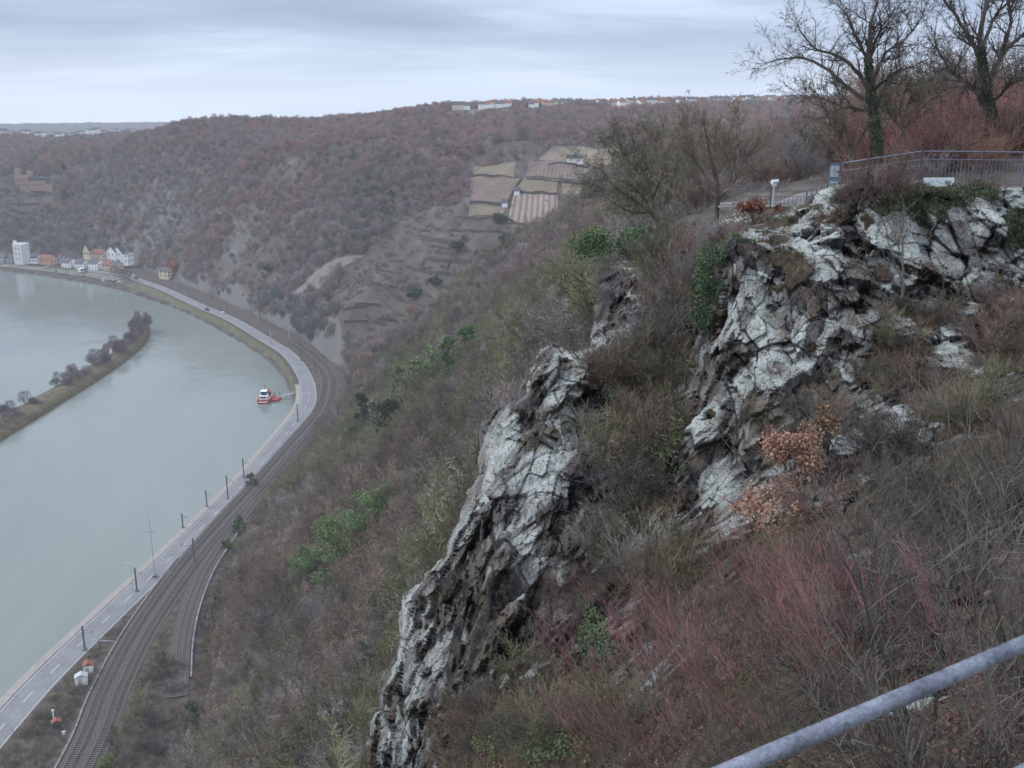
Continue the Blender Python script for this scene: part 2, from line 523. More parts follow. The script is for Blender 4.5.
# patches of bare rock: (x, y, half width, half height, tilt in degrees)
ROCKS = [(800, 340, 70, 44, 0), (700, 400, 22, 40, 0), (760, 470, 60, 44, 0), (580, 440, 26, 44, 0), (560, 620, 30, 34, 0), (745, 285, 34, 56, 0), (935, 652, 26, 34, 0), (905, 705, 16, 16, 0), (830, 640, 16, 12, 0), (985, 590, 14, 18, 0), (870, 560, 18, 12, 0), (620, 640, 18, 40, 0), (860, 300, 50, 30, 20), (800, 425, 104, 60, 0), (725, 520, 34, 56, 0), (880, 450, 50, 36, 0), (965, 245, 84, 52, 0), (555, 560, 34, 70, 0), (500, 640, 30, 34, 0), (700, 330, 16, 30, 0), (930, 240, 76, 44, 8), (825, 250, 42, 24, 35), (745, 290, 30, 62, 0), (752, 385, 40, 62, 0), (810, 430, 62, 34, 0), (712, 465, 30, 66, 8), (955, 350, 26, 20, 0), (1018, 385, 14, 15, 0),
         (612, 300, 22, 40, 0), (622, 345, 17, 10, 0), (566, 385, 30, 44, 12), (543, 420, 24, 36, 20), (508, 452, 30, 42, 10), (536, 500, 44, 44, 0), (524, 568, 50, 52, 15), (455, 545, 26, 30, 30),
         (415, 640, 24, 66, -12), (395, 720, 30, 60, -10), (455, 640, 26, 44, 0), (582, 600, 11, 32, 0), (650, 690, 24, 36, 0), (905, 330, 18, 10, 0), (835, 190, 20, 16, 0), (800, 600, 14, 20, 0), (700, 560, 10, 16, 0),
         (800, 235, 14, 20, 0), (610, 520, 8, 22, 0), (1000, 215, 30, 26, 0), (870, 400, 30, 24, 0), (475, 600, 20, 40, 0), (940, 620, 14, 18, 0), (990, 500, 14, 12, 0)]


def _tps_fit(P, v, lam=.002):
    n = len(P)
    D = np.linalg.norm(P[:, None] - P[None], axis=2)
    A = np.zeros((n + 3, n + 3)); A[:n, :n] = D + 0 * np.eye(n) * lam
    A[:n, n] = 1; A[:n, n + 1:] = P; A[n:, :n] = A[:n, n:].T
    return np.linalg.lstsq(A, np.concatenate([v, [0, 0, 0]]), rcond=None)[0]


_cw = _tps_fit(CD[:, :2] / 100, np.log(CD[:, 2]))


def cliffY(px, py):
    a = px / 100; b = py / 100
    n = len(CD)
    r = _cw[n] + _cw[n + 1] * a + _cw[n + 2] * b
    for k in range(n):
        r = r + _cw[k] * np.hypot(a - CD[k, 0] / 100, b - CD[k, 1] / 100)
    return np.exp(r)


def build_cliff():
    st = 1.2
    px = np.concatenate([np.arange(330, 1108, st), np.arange(1109, 1180, 3), np.arange(1183, 1800, 9)]); py = np.arange(150, 836, st)
    PX, PY = np.meshgrid(px, py, indexing='ij')
    gx, gy = PX.ravel().copy(), PY.ravel().copy()
    poly = SIL + [(1802, 840), (352, 840)]
    inside = inpoly(gx, gy, poly)
    # distance to the outline and nearest point on it
    d = np.full(gx.shape, 1e9); nx = gx.copy(); ny = gy.copy()
    for (ax, ay), (bx, by) in zip(SIL[:-1], SIL[1:]):
        vx, vy = bx - ax, by - ay
        t = np.clip(((gx - ax) * vx + (gy - ay) * vy) / (vx * vx + vy * vy), 0, 1)
        qx, qy = ax + t * vx, ay + t * vy
        dd = np.hypot(gx - qx, gy - qy); m = dd < d
        d[m] = dd[m]; nx[m] = qx[m]; ny[m] = qy[m]
    out = ~inside
    keep = inside | (d < 38)
    # the back of the spur: beyond the outline the surface turns away and comes down behind
    ex = np.where(out, nx + (nx - gx) * .12, gx); ey = np.where(out, ny + (ny - gy) * .12, gy)
    Y = cliffY(ex, ey)
    top = ((nx > 650) & out)
    edge = np.where(out, -d, d)
    rnd_ = np.where(inside, sstep(16, 0, d) ** 2 * 1.2 * sstep(1200, 600, gx) * sstep(655, 640, nx), 0)
    Y = Y + rnd_
    Y = Y + np.where(out, np.where(top, d * .05, 1.2 + d * .16), 0)
    u = ex - 512; v = ey - 384
    rx, ry, rz = u, FPX * CP - v * SP, -FPX * SP - v * CP
    P = np.stack([rx / ry * Y, Y, CAMZ + rz / ry * Y], 1)
    P[:, 2] -= np.where(out, np.where(top, .25 + d * .02, d * .15), 0)
    G = P.reshape(len(px), len(py), 3)
    # normals of the smooth form (blurred)
    B = G.copy()
    for _ in range(10):
        B[1:-1, 1:-1] = (B[:-2, 1:-1] + B[2:, 1:-1] + B[1:-1, :-2] + B[1:-1, 2:]) / 4
    du = np.gradient(B, axis=0); dv = np.gradient(B, axis=1)
    N = np.cross(dv, du).reshape(-1, 3)
    N /= np.linalg.norm(N, axis=1)[:, None] + 1e-9
    toCam = np.array([0, 0, CAMZ]) - P
    s = np.sign((N * toCam).sum(1)); s[out] = 1
    N *= s[:, None]
    # rock amount
    wob = fbm(P[:, 0] * .9, P[:, 1] * .9, P[:, 2] * .9, oct=4, seed=31)
    rock = np.full(gx.shape, -1.0)
    for (cx, cy, a, b, t) in ROCKS:
        t = R(t); c, sn = math.cos(t), math.sin(t)
        X = (ex - cx) * c + (ey - cy) * sn; Z = -(ex - cx) * sn + (ey - cy) * c
        rock = np.maximum(rock, 1 - np.hypot(X / a, Z / b))
    wob2 = fbm(P[:, 0] * 2.6, P[:, 1] * 2.6, P[:, 2] * 2.6, oct=3, seed=33)
    base_rock = rock * .85 + .20 + wob * .30
    q0 = np.stack([(P[:, 0] * math.cos(R(24)) - P[:, 2] * math.sin(R(24))) / .6, P[:, 1] / .6, (P[:, 0] * math.sin(R(24)) + P[:, 2] * math.cos(R(24))) * .45 / .6], 1)
    _, _, hs0, _ = cells(q0, 130, .98, .5)
    k0 = (hs0[0] * 1e7).astype(np.int64) * 1000003 + (hs0[1] * 1e7).astype(np.int64)
    _, iv0 = np.unique(k0, return_inverse=True)
    cm = (np.bincount(iv0, base_rock) / np.bincount(iv0))[iv0]
    rock = sstep(-.05, .07, cm * .8 + base_rock * .2 + (hs0[2] - .5) * .55 + wob2 * .15 - .02)
    strip_ = sstep(22, 4, d) * (nx < 600) * sstep(750, 700, gy)
    rock = np.clip(np.maximum(rock, strip_ * (wob > -.35)), 0, 1)
    # broken slate: the face is cut into flat facets of five sizes, each tilted and pushed its own way
    tc = toCam / np.linalg.norm(toCam, axis=1)[:, None]
    lat = np.where(inside, sstep(0, 10, d), 0) * .45 + .10
    D = tc * .85 + N * lat[:, None]; D /= np.linalg.norm(D, axis=1)[:, None]
    near = np.clip(Y / 30, .25, 1)
    pale = np.zeros(len(P))
    for (cx, cy, a_, b_) in ((935, 238, 78, 46), (524, 568, 40, 46), (492, 452, 18, 34), (566, 382, 22, 40), (825, 250, 34, 22), (712, 460, 22, 60), (400, 640, 16, 60), (770, 360, 22, 40), (955, 350, 20, 20), (745, 300, 20, 50), (540, 480, 26, 30)):
        pale = np.maximum(pale, sstep(1.15, .6, np.hypot((ex - cx) / a_, (ey - cy) / b_) + wob * .25))
    crack = np.ones(len(P)); lich = np.zeros(len(P)); Pn = P.copy(); Nn = N.copy()
    DIP = R(26) - R(34) * sstep(2.5, 9, P[:, 0]); CA, SA = np.cos(DIP), np.sin(DIP)
    facing = np.clip(((N * tc).sum(1) - .05) / .40, .2, 1)
    edge_d = np.where(inside, sstep(0, 14, d), 0)
    for size, tiltA, off, gw, gd, seed, st_ in ((3.0, .26, .42, .022, .26, 50, .36), (1.35, .38, .26, .04, .16, 60, .36), (.62, .48, .10, .06, .06, 70, .40), (.30, .50, .04, .08, .02, 80, .5)):
        z0 = P[:, 2] - 123; x0 = P[:, 0] - 5; U = x0 * CA - z0 * SA; W = x0 * SA + z0 * CA; T = P[:, 1]
        wv = fbm(P[:, 0] * .8 / size, P[:, 1] * .8 / size, P[:, 2] * .8 / size, oct=2, seed=seed + 5) * .02
        Q = np.stack([U / size + wv, T * .8 / size, W * st_ / size - wv], 1)
        f1, f2, hs, rel = cells(Q, seed, .98, .5)
        key = (hs[0] * 1e7).astype(np.int64) * 1000003 + (hs[1] * 1e7).astype(np.int64)
        _, inv = np.unique(key, return_inverse=True)
        cnt = np.bincount(inv).astype(float)
        c = np.stack([np.bincount(inv, Pn[:, q]) / cnt for q in range(3)], 1)[inv]
        nm = np.stack([np.bincount(inv, Nn[:, q]) / cnt for q in range(3)], 1)
        nm /= np.linalg.norm(nm, axis=1)[:, None] + 1e-9; nm = nm[inv]
        jt = np.stack([hs[1] - .5, hs[2] - .5, hs[3] - .5], 1) * 2 * tiltA
        pn = nm + jt; pn /= np.linalg.norm(pn, axis=1)[:, None] + 1e-9
        den = (D * pn).sum(1); den = np.where(np.abs(den) < .38, .38, den)
        t = ((c - Pn) * pn).sum(1) / den
        lim = size * .6
        t = np.clip(t, -lim, lim)
        gap = sstep(.0, gw * 1.25, f2 - f1)
        mv = (t * (1.0 if size > .4 else .85) + off * (hs[0] - .5) * 1.6 * (1 - .5 * pale)) - gd * (1 - gap)
        mv *= (1 - (.55 * pale if size < 1 else .0)) * (.12 + .88 * rock) * near * (.35 + .65 * edge_d) * facing
        Pn = Pn + D * mv[:, None]
        Nn = Nn * .4 + pn * .6
        if size > .4: crack = crack * ((.35 if size < 2 else .2) + (.65 if size < 2 else .8) * gap)
        if size > .4: lich += (hs[3] - .5) * {3.0: .9, 1.35: 1.25, .62: .9}[size]
    lich += pale * .70 - .22
    lich -= sstep(1.2, .5, np.hypot((ex - 745) / 34, (ey - 290) / 60)) * -.02
    lich -= sstep(1.2, .4, np.hypot((ex - 606) / 17, (ey - 298) / 40)) * .9
    soft = fbm(P[:, 0] * .35, P[:, 1] * .35, P[:, 2] * .35, oct=3, seed=90) * (.45 - .3 * rock) + fbm(P[:, 0] * 3, P[:, 1] * 3, P[:, 2] * 3, oct=3, seed=95) * (.07 - .055 * rock)
    dd = ((Pn - P) * D).sum(1) + soft * near
    g2 = dd.reshape(len(px), len(py)).copy()
    for _ in range(0):
        h2 = g2.copy(); h2[1:-1, 1:-1] = (g2[:-2, 1:-1] + g2[2:, 1:-1] + g2[1:-1, :-2] + g2[1:-1, 2:]) / 4
        g2 = g2 * .6 + h2 * .4
    dd = g2.ravel()
    # keep the ground at the plateau's rim and its back quiet
    quiet = np.where(top, 0.15, 1.0) * np.where(inside & (nx > 650), .12 + .88 * sstep(0, 12, d), 1)
    P = P + D * (dd * quiet)[:, None]
    P[:, 2] += 0
    i = np.arange(len(P)).reshape(len(px), len(py))
    F = np.stack([i[:-1, :-1].ravel(), i[:-1, 1:].ravel(), i[1:, 1:].ravel(), i[1:, :-1].ravel()], 1)
    F = F[keep[F].all(1)]
    used = np.zeros(len(P), bool); used[F.ravel()] = True
    idx = np.cumsum(used) - 1
    F = idx[F]
    att = dict(rock=rock[used], crack=crack[used], lichen=lich[used])
    me = mesh_np("rock_face", P[used], F, M['rock'], smooth=False, attrs=att)
    # smooth-shade brushy ground, flat-shade rock
    fr = att['rock'][F].mean(1) < .3
    me.polygons.foreach_set("use_smooth", fr)
    o = link("rock_spur", me)
    tag(o, "pale lichened slate rock spur broken into slabs with brush in its gullies", "rock spur", kind="structure")
    global CL
    ok = inside & (gx < 1130)
    CL = dict(px=gx[ok], py=gy[ok], P=P[ok], N=N[ok], rock=rock[ok])
    return o


def cliff_at(px, py):
    """point of the built rock face at a photo position"""
    k = np.argmin((CL['px'] - px) ** 2 + (CL['py'] - py) ** 2)
    return CL['P'][k], CL['N'][k]
# ------------------------------------------------------------------ materials
M = {}


def mk_rock():
    m, nt, b = new_mat("rock"); g = NG(nt)
    p = g.pos()
    tilt = g.mp(p, (1.5, 1.5, .40), (0, R(10), 0))
    n1 = g.noise(.9, 6, tilt); n2 = g.noise(5, 6, tilt, .65); n3 = g.noise(22, 5, p, .7)
    lich = g.attr("lichen")
    f = g.math('ADD', g.math('MULTIPLY', n1, .70), g.math('ADD', g.math('MULTIPLY', lich, .36), .10))
    f = g.math('ADD', f, g.math('MULTIPLY', n2, .50))
    # dark slate -> purple grey -> pale grey green lichen
    col = g.ramp(g.math('SUBTRACT', f, .14), [(.28, (.030, .028, .030)), (.40, (.080, .067, .060)), (.49, (.155, .148, .148)), (.60, (.275, .285, .27)), (.82, (.42, .445, .42))])
    brown = g.ramp(g.noise(1.3, 6, g.mp(p, (1, 1, .6)), .65), [(.50, 0), (.60, 1)])
    col = g.mix(g.math('MULTIPLY', brown, .62), col, (.15, .115, .085))
    green = g.ramp(g.noise(2.3, 5), [(.54, 0), (.68, 1)])
    col = g.mix(g.math('MULTIPLY', green, .28), col, (.24, .28, .17))
    speck = g.ramp(n3, [(.36, .22), (.5, .95), (.7, 1.15)])
    col = g.mix(1.0, col, speck, 'MULTIPLY')
    ck = g.ramp(g.attr("crack"), [(.25, .16), (.75, 1)])
    col = g.mix(1.0, col, ck, 'MULTIPLY')
    v = g.vor(3.2, g.mp(p, (1, 1, .4), (0, R(10), 0)), 'DISTANCE_TO_EDGE')
    fine = g.ramp(v, [(.0, .25), (.03, 1)])
    col = g.mix(g.ramp(g.noise(.8, 4), [(.42, 0), (.6, .6)]), col, g.mix(1.0, col, fine, 'MULTIPLY'))
    # soil, dead grass, moss
    s1 = g.ramp(g.noise(3.0, 6), [(.3, (.022, .016, .013)), (.48, (.055, .040, .030)), (.6, (.085, .068, .046)), (.75, (.13, .105, .085))])
    s1 = g.mix(g.ramp(g.noise(.5, 4), [(.5, 0), (.62, .6)]), s1, (.055, .065, .025))
    mask = g.math('ADD', g.attr("rock"), g.math('MULTIPLY', g.math('SUBTRACT', n2, .5), .9))
    mask = g.ramp(mask, [(.46, 0), (.56, 1)])
    g.l(g.mix(mask, s1, col), b.inputs["Base Color"])
    h = g.math('ADD', g.math('MULTIPLY', n2, 1.0), g.math('MULTIPLY', n3, .4))
    h = g.math('ADD', h, g.math('MULTIPLY', fine, .25))
    g.l(g.bump(h, .9, .10), b.inputs["Normal"])
    b.inputs["Roughness"].default_value = .85
    return m


def mk_terrain():
    m, nt, b = new_mat("terrain"); g = NG(nt)
    n = g.noise(.012, 6); n2 = g.noise(.09, 6); n3 = g.noise(.6, 5)
    c = g.ramp(n2, [(.3, (.040, .034, .034)), (.45, (.075, .058, .056)), (.58, (.10, .085, .075)), (.72, (.15, .125, .115))])
    c = g.mix(g.ramp(n, [(.5, 0), (.62, .5)]), c, (.105, .075, .06))
    c = g.mix(g.ramp(n3, [(.4, 0), (.7, .5)]), c, (.045, .048, .025))
    # bare rock where it is steep
    nz = g.sep(g.n("ShaderNodeNewGeometry").outputs["Normal"])[2]
    st = g.ramp(g.math('ADD', nz, g.math('MULTIPLY', g.math('SUBTRACT', n2, .5), .5)), [(.5, 1), (.64, 0)])
    c = g.mix(g.math('MULTIPLY', st, .7), c, (.17, .165, .16))
    g.l(c, b.inputs["Base Color"])
    g.l(g.bump(n3, .5, .5), b.inputs["Normal"])
    return m


def mk_water():
    m, nt, b = new_mat("water"); g = NG(nt)
    p = g.pos()
    big = g.noise(.006, 4, g.mp(p, (1.0, .35, 1), (0, 0, R(12))), .6, 1.5)
    col = g.ramp(big, [(.35, (.135, .158, .143)), (.65, (.19, .21, .19))])
    g.l(col, b.inputs["Base Color"])
    b.inputs["Roughness"].default_value = .10
    b.inputs["Specular IOR Level"].default_value = .5
    b.inputs["IOR"].default_value = 1.33
    w1 = g.noise(.35, 5, g.mp(p, (1, .8, 1)), .6); w2 = g.noise(.045, 5, g.mp(p, (1, .6, 1)), .65, 1.0)
    calm = g.ramp(g.noise(.009, 4, g.mp(p, (.6, 1.2, 1)), .6, 2), [(.42, .15), (.6, 1)])
    h = g.math('ADD', g.math('MULTIPLY', w1, .22), g.math('MULTIPLY', w2, .8))
    bp = g.n("ShaderNodeBump"); g.l(h, bp.inputs["Height"]); bp.inputs["Distance"].default_value = 1.0
    g.l(g.math('MULTIPLY', calm, .5), bp.inputs["Strength"])
    g.l(bp.outputs[0], b.inputs["Normal"])
    return m


def mk_asphalt():
    m, nt, b = new_mat("asphalt"); g = NG(nt)
    n = g.noise(.15, 5); n2 = g.noise(1.3, 5)
    c = g.ramp(g.math('MULTIPLY', g.math('ADD', n, n2), .5), [(.4, (.145, .145, .15)), (.6, (.205, .205, .21))])
    a = g.attr("across")
    tr = g.n("ShaderNodeTexWave"); 
    w = g.math('ABSOLUTE', g.math('SUBTRACT', g.math('FRACT', g.math('MULTIPLY', a, 4.0)), .5))
    c = g.mix(g.ramp(w, [(.0, .22), (.35, 0)]), c, (.12, .12, .125))
    g.l(c, b.inputs["Base Color"]); b.inputs["Roughness"].default_value = .6
    return m


HAZE_GLOW = (.375, .425, .53)


def paint_haze(m):
    """haze painted into the materials as a glow: every surface takes on the colour of the air with its distance from the viewpoint hill"""
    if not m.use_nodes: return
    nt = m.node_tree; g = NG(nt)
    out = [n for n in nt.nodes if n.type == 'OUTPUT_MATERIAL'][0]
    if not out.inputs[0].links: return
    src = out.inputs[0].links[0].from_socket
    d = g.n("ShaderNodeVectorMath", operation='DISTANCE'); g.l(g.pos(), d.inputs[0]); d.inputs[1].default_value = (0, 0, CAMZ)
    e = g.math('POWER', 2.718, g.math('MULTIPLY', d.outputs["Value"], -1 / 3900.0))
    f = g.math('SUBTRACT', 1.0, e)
    em = g.n("ShaderNodeEmission"); em.inputs[0].default_value = (*HAZE_GLOW, 1)  # surface emission standing in for hazy air, no real volume
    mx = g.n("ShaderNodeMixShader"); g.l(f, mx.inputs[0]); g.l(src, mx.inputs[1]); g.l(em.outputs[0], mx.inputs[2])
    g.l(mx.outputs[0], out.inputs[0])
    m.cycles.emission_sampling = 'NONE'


def mk_galv():
    m, nt, b = new_mat("galvanised"); g = NG(nt)
    n = g.noise(9, 5); n2 = g.noise(85, 4, None, .7); n3 = g.noise(420, 3)
    c = g.ramp(g.math('ADD', g.math('MULTIPLY', n, .5), g.math('MULTIPLY', n2, .5)), [(.36, (.10, .105, .13)), (.5, (.185, .195, .235)), (.64, (.29, .31, .36))])
    dirt = g.ramp(g.noise(30, 6, None, .7), [(.56, 0), (.66, .7)])
    c = g.mix(dirt, c, (.10, .10, .10))
    g.l(c, b.inputs["Base Color"])
    g.l(g.ramp(n2, [(.35, .28), (.65, .62)]), b.inputs["Roughness"])
    b.inputs["Metallic"].default_value = .75
    g.l(g.bump(g.math('ADD', g.math('MULTIPLY', n2, .7), g.math('MULTIPLY', n3, .3)), .8, .006), b.inputs["Normal"])
    return m


def make_materials():
    M['rock'] = mk_rock(); M['terrain'] = mk_terrain(); M['water'] = mk_water(); M['asphalt'] = mk_asphalt()
    M['paving'] = simple_mat("paving", (.30, .27, .25), .9, .2, .8)
    M['concrete'] = simple_mat("concrete", (.23, .22, .21), .9, .25, .9, c2=(.13, .12, .11))
    M['white_paint'] = simple_mat("white_paint", (.46, .46, .46), .7, .15, 2)
    M['ballast'] = simple_mat("ballast", (.12, .098, .088), .95, .35, 3, c2=(.058, .045, .042))
    M['verge'] = simple_mat("verge", (.105, .085, .065), .95, .3, .45, c2=(.040, .036, .028))
    M['grass'] = simple_mat("grass", (.105, .118, .058), .95, .3, .16, c2=(.09, .08, .058))
    M['riprap'] = simple_mat("riprap", (.17, .16, .15), .95, .3, 1.3, c2=(.06, .055, .05))
    M['rail'] = simple_mat("rail", (.20, .17, .16), .45, .2, 3, metal=.6)
    M['sleeper'] = simple_mat("sleeper", (.16, .15, .14), .9, .2, 3)
    M['galv'] = simple_mat("galvanised", (.33, .36, .40), .42, .18, 14, metal=.75)
    M['galv'] = mk_galv()
    M['pole'] = simple_mat("pole_steel", (.13, .13, .14), .7, .2, 3)
    M['pale_pole'] = simple_mat("pale_pole", (.42, .44, .45), .6, .1, 3)
    M['white_wall'] = simple_mat("white_render", (.82, .82, .80), .9, .06, .4)
    M['cream_wall'] = simple_mat("cream_render", (.62, .52, .38), .9, .1, .4)
    M['pink_wall'] = simple_mat("pink_render", (.60, .36, .28), .9, .1, .4)
    M['stone_wall'] = simple_mat("sandstone", (.33, .235, .19), .9, .25, .7)
    M['grey_wall'] = simple_mat("grey_render", (.42, .44, .46), .9, .1, .4)
    M['red_wall'] = simple_mat("red_brick", (.30, .10, .06), .9, .25, 1)
    M['slate_roof'] = simple_mat("slate_roof", (.085, .085, .10), .7, .2, 1)
    M['tile_roof'] = simple_mat("tile_roof", (.24, .10, .07), .8, .2, 1)
    M['window'] = simple_mat("window_glass", (.03, .035, .045), .15, .2, 1, spec=.5)
    M['drystone'] = simple_mat("dry_stone", (.13, .115, .105), .95, .35, 2, c2=(.045, .04, .038))
    M['dark'] = simple_mat("dark_gap", (.02, .02, .022), .9)
    M['red_paint'] = simple_mat("red_paint", (.36, .035, .03), .45, .15, 2)
    M['blue_paint'] = simple_mat("blue_paint", (.05, .10, .22), .4, .15, 2)
    M['black_paint'] = simple_mat("black_paint", (.03, .03, .035), .4, .15, 2)
    M['tyre'] = simple_mat("tyre_rubber", (.02, .02, .02), .9)


def make_world():
    w = bpy.data.worlds.new("World"); S.world = w; w.use_nodes = True
    nt = w.node_tree; nt.nodes.clear(); g = NG(nt)
    out = nt.nodes.new("ShaderNodeOutputWorld"); bg = nt.nodes.new("ShaderNodeBackground")
    sky = nt.nodes.new("ShaderNodeTexSky"); sky.sky_type = 'NISHITA'; sky.sun_disc = False
    sky.sun_elevation = R(32); sky.sun_rotation = R(SUN_ROT); sky.air_density = 1.0; sky.dust_density = 2.0
    tc = nt.nodes.new("ShaderNodeTexCoord").outputs["Generated"]
    x, y, z = g.sep(tc)
    # cloud deck: project directions on a plane overhead so the bands flatten toward the horizon
    zz = g.math('ADD', g.math('MAXIMUM', z, 0.0), .10)
    cx = g.math('DIVIDE', x, zz); cy = g.math('DIVIDE', y, zz)
    cmb = nt.nodes.new("ShaderNodeCombineXYZ"); g.l(cx, cmb.inputs[0]); g.l(cy, cmb.inputs[1])
    n = g.noise(.40, 5, g.mp(cmb.outputs[0], (.62, 1, 1), (0, 0, R(14))), .48, .7)
    n2 = g.noise(1.6, 6, g.mp(cmb.outputs[0], (.5, 1, 1)), .55, .3)
    f = g.math('ADD', g.math('MULTIPLY', n, .75), g.math('MULTIPLY', n2, .25))
    k = 1.12 / .09
    cloud = g.ramp(f, [(.36, (.36 , .445, .61)), (.50, (.45, .54, .715)), (.62, (.62, .73, .91))])
    hor = g.ramp(z, [(.0, (.66, .75, .88)), (.07, (.64, .73, .86)), (.17, (.5, .5, .5))])
    hm = g.ramp(z, [(.01, .85), (.075, .0)])
    cloud = g.mix(hm, cloud, (.70, .80, .96))
    top = g.ramp(z, [(.13, (.38, .38, .38)), (.5, (1.0, .93, .84))])
    top2 = g.n("ShaderNodeVectorMath", operation='SCALE'); g.l(top, top2.inputs[0]); top2.inputs["Scale"].default_value = 2.63
    cl2 = g.n("ShaderNodeVectorMath", operation='MULTIPLY'); g.l(cloud, cl2.inputs[0]); g.l(top2.outputs[0], cl2.inputs[1]); cloud = cl2.outputs[0]
    sc = g.n("ShaderNodeVectorMath", operation='SCALE'); g.l(cloud, sc.inputs[0]); sc.inputs["Scale"].default_value = k
    mixed = g.mix(.90, sky.outputs[0], sc.outputs[0])
    g.l(mixed, bg.inputs[0]); bg.inputs[1].default_value = .095
    g.l(bg.outputs[0], out.inputs[0])


SUN_ROT = -75


def make_sun():
    d = bpy.data.lights.new("sun", 'SUN'); d.energy = 2.15; d.angle = R(18); d.color = (.975, .98, 1.0)
    o = bpy.data.objects.new("sun", d); COL.objects.link(o)
    # light comes from the left, high above the river
    el, az = R(42), R(SUN_ROT)
    v = Vector((math.sin(az) * math.cos(el), math.cos(az) * math.cos(el), math.sin(el)))
    o.rotation_euler = (-v).to_track_quat('-Z', 'Y').to_euler()
# ------------------------------------------------------------------ valley floor
ZR = 4.0


def at_curve(C, y):
    k = np.argmin(np.abs(C[:, 1] - y)); return C[k]


def dash_boxes(C, d, w, lon, loff, z, y0, y1, start=0):
    L = np.concatenate([[0], np.cumsum(np.linalg.norm(np.diff(C[:, :2], axis=0), axis=1))])
    Lo = offset(C, d - w / 2); Ro = offset(C, d + w / 2)
    def pt(A, s): return (np.interp(s, L, A[:, 0]), np.interp(s, L, A[:, 1]), z)
    s = start; mb = MB()
    while s < L[-1]:
        e = s + lon
        ym = np.interp(s, L, C[:, 1])
        if y0 < ym < y1:
            k = max(2, int(lon / 4) + 1)
            ss = np.linspace(s, e, k)
            for a, b in zip(ss[:-1], ss[1:]):
                mb.quadmesh([pt(Lo, a), pt(Ro, a), pt(Ro, b), pt(Lo, b)], [(0, 1, 2, 3)])
        s += lon + loff
    return mb


def struct(name, me, label=None):
    return tag(link(name, me), label, kind="structure")


def track(C, name):
    """ballast bed is shared; sleepers and two rails of one track"""
    L = np.concatenate([[0], np.cumsum(np.linalg.norm(np.diff(C[:, :2], axis=0), axis=1))])
    root = empty("railway_track", (C[0][0], C[0][1], ZR))
    root.matrix_world
    T = np.gradient(C[:, :2], axis=0); T /= np.linalg.norm(T, axis=1)[:, None]
    mb = MB()
    s = 0
    base = np.array([C[0][0], C[0][1], ZR])
    while s < L[-1]:
        x = np.interp(s, L, C[:, 0]); y = np.interp(s, L, C[:, 1])
        k = min(len(T) - 1, np.searchsorted(L, s)); a = math.atan2(T[k][1], T[k][0])
        if y < 560:
            mb.box((x - base[0], y - base[1], .27), (.26, 2.5, .16), rz=a)
        s += .75 if y < 420 else 1.5
    sl = mb.build("sleepers", M['sleeper'], root); sl["kind"] = "stuff"
    for d in (-.75, .75):
        a = offset(C, d - .055); b = offset(C, d + .055)
        V = []; F = []
        for i in range(len(C)):
            for p, z in ((a, .34), (a, .50), (b, .50), (b, .34)):
                V.append((p[i][0] - base[0], p[i][1] - base[1], z))
        for i in range(len(C) - 1):
            for j in range(3):
                F.append((4 * i + j, 4 * i + j + 1, 4 * i + 5 + j, 4 * i + 4 + j))
        MB().quadmesh(V, F).build("rail", M['rail'], root)
    tag(root, *name)
    return root


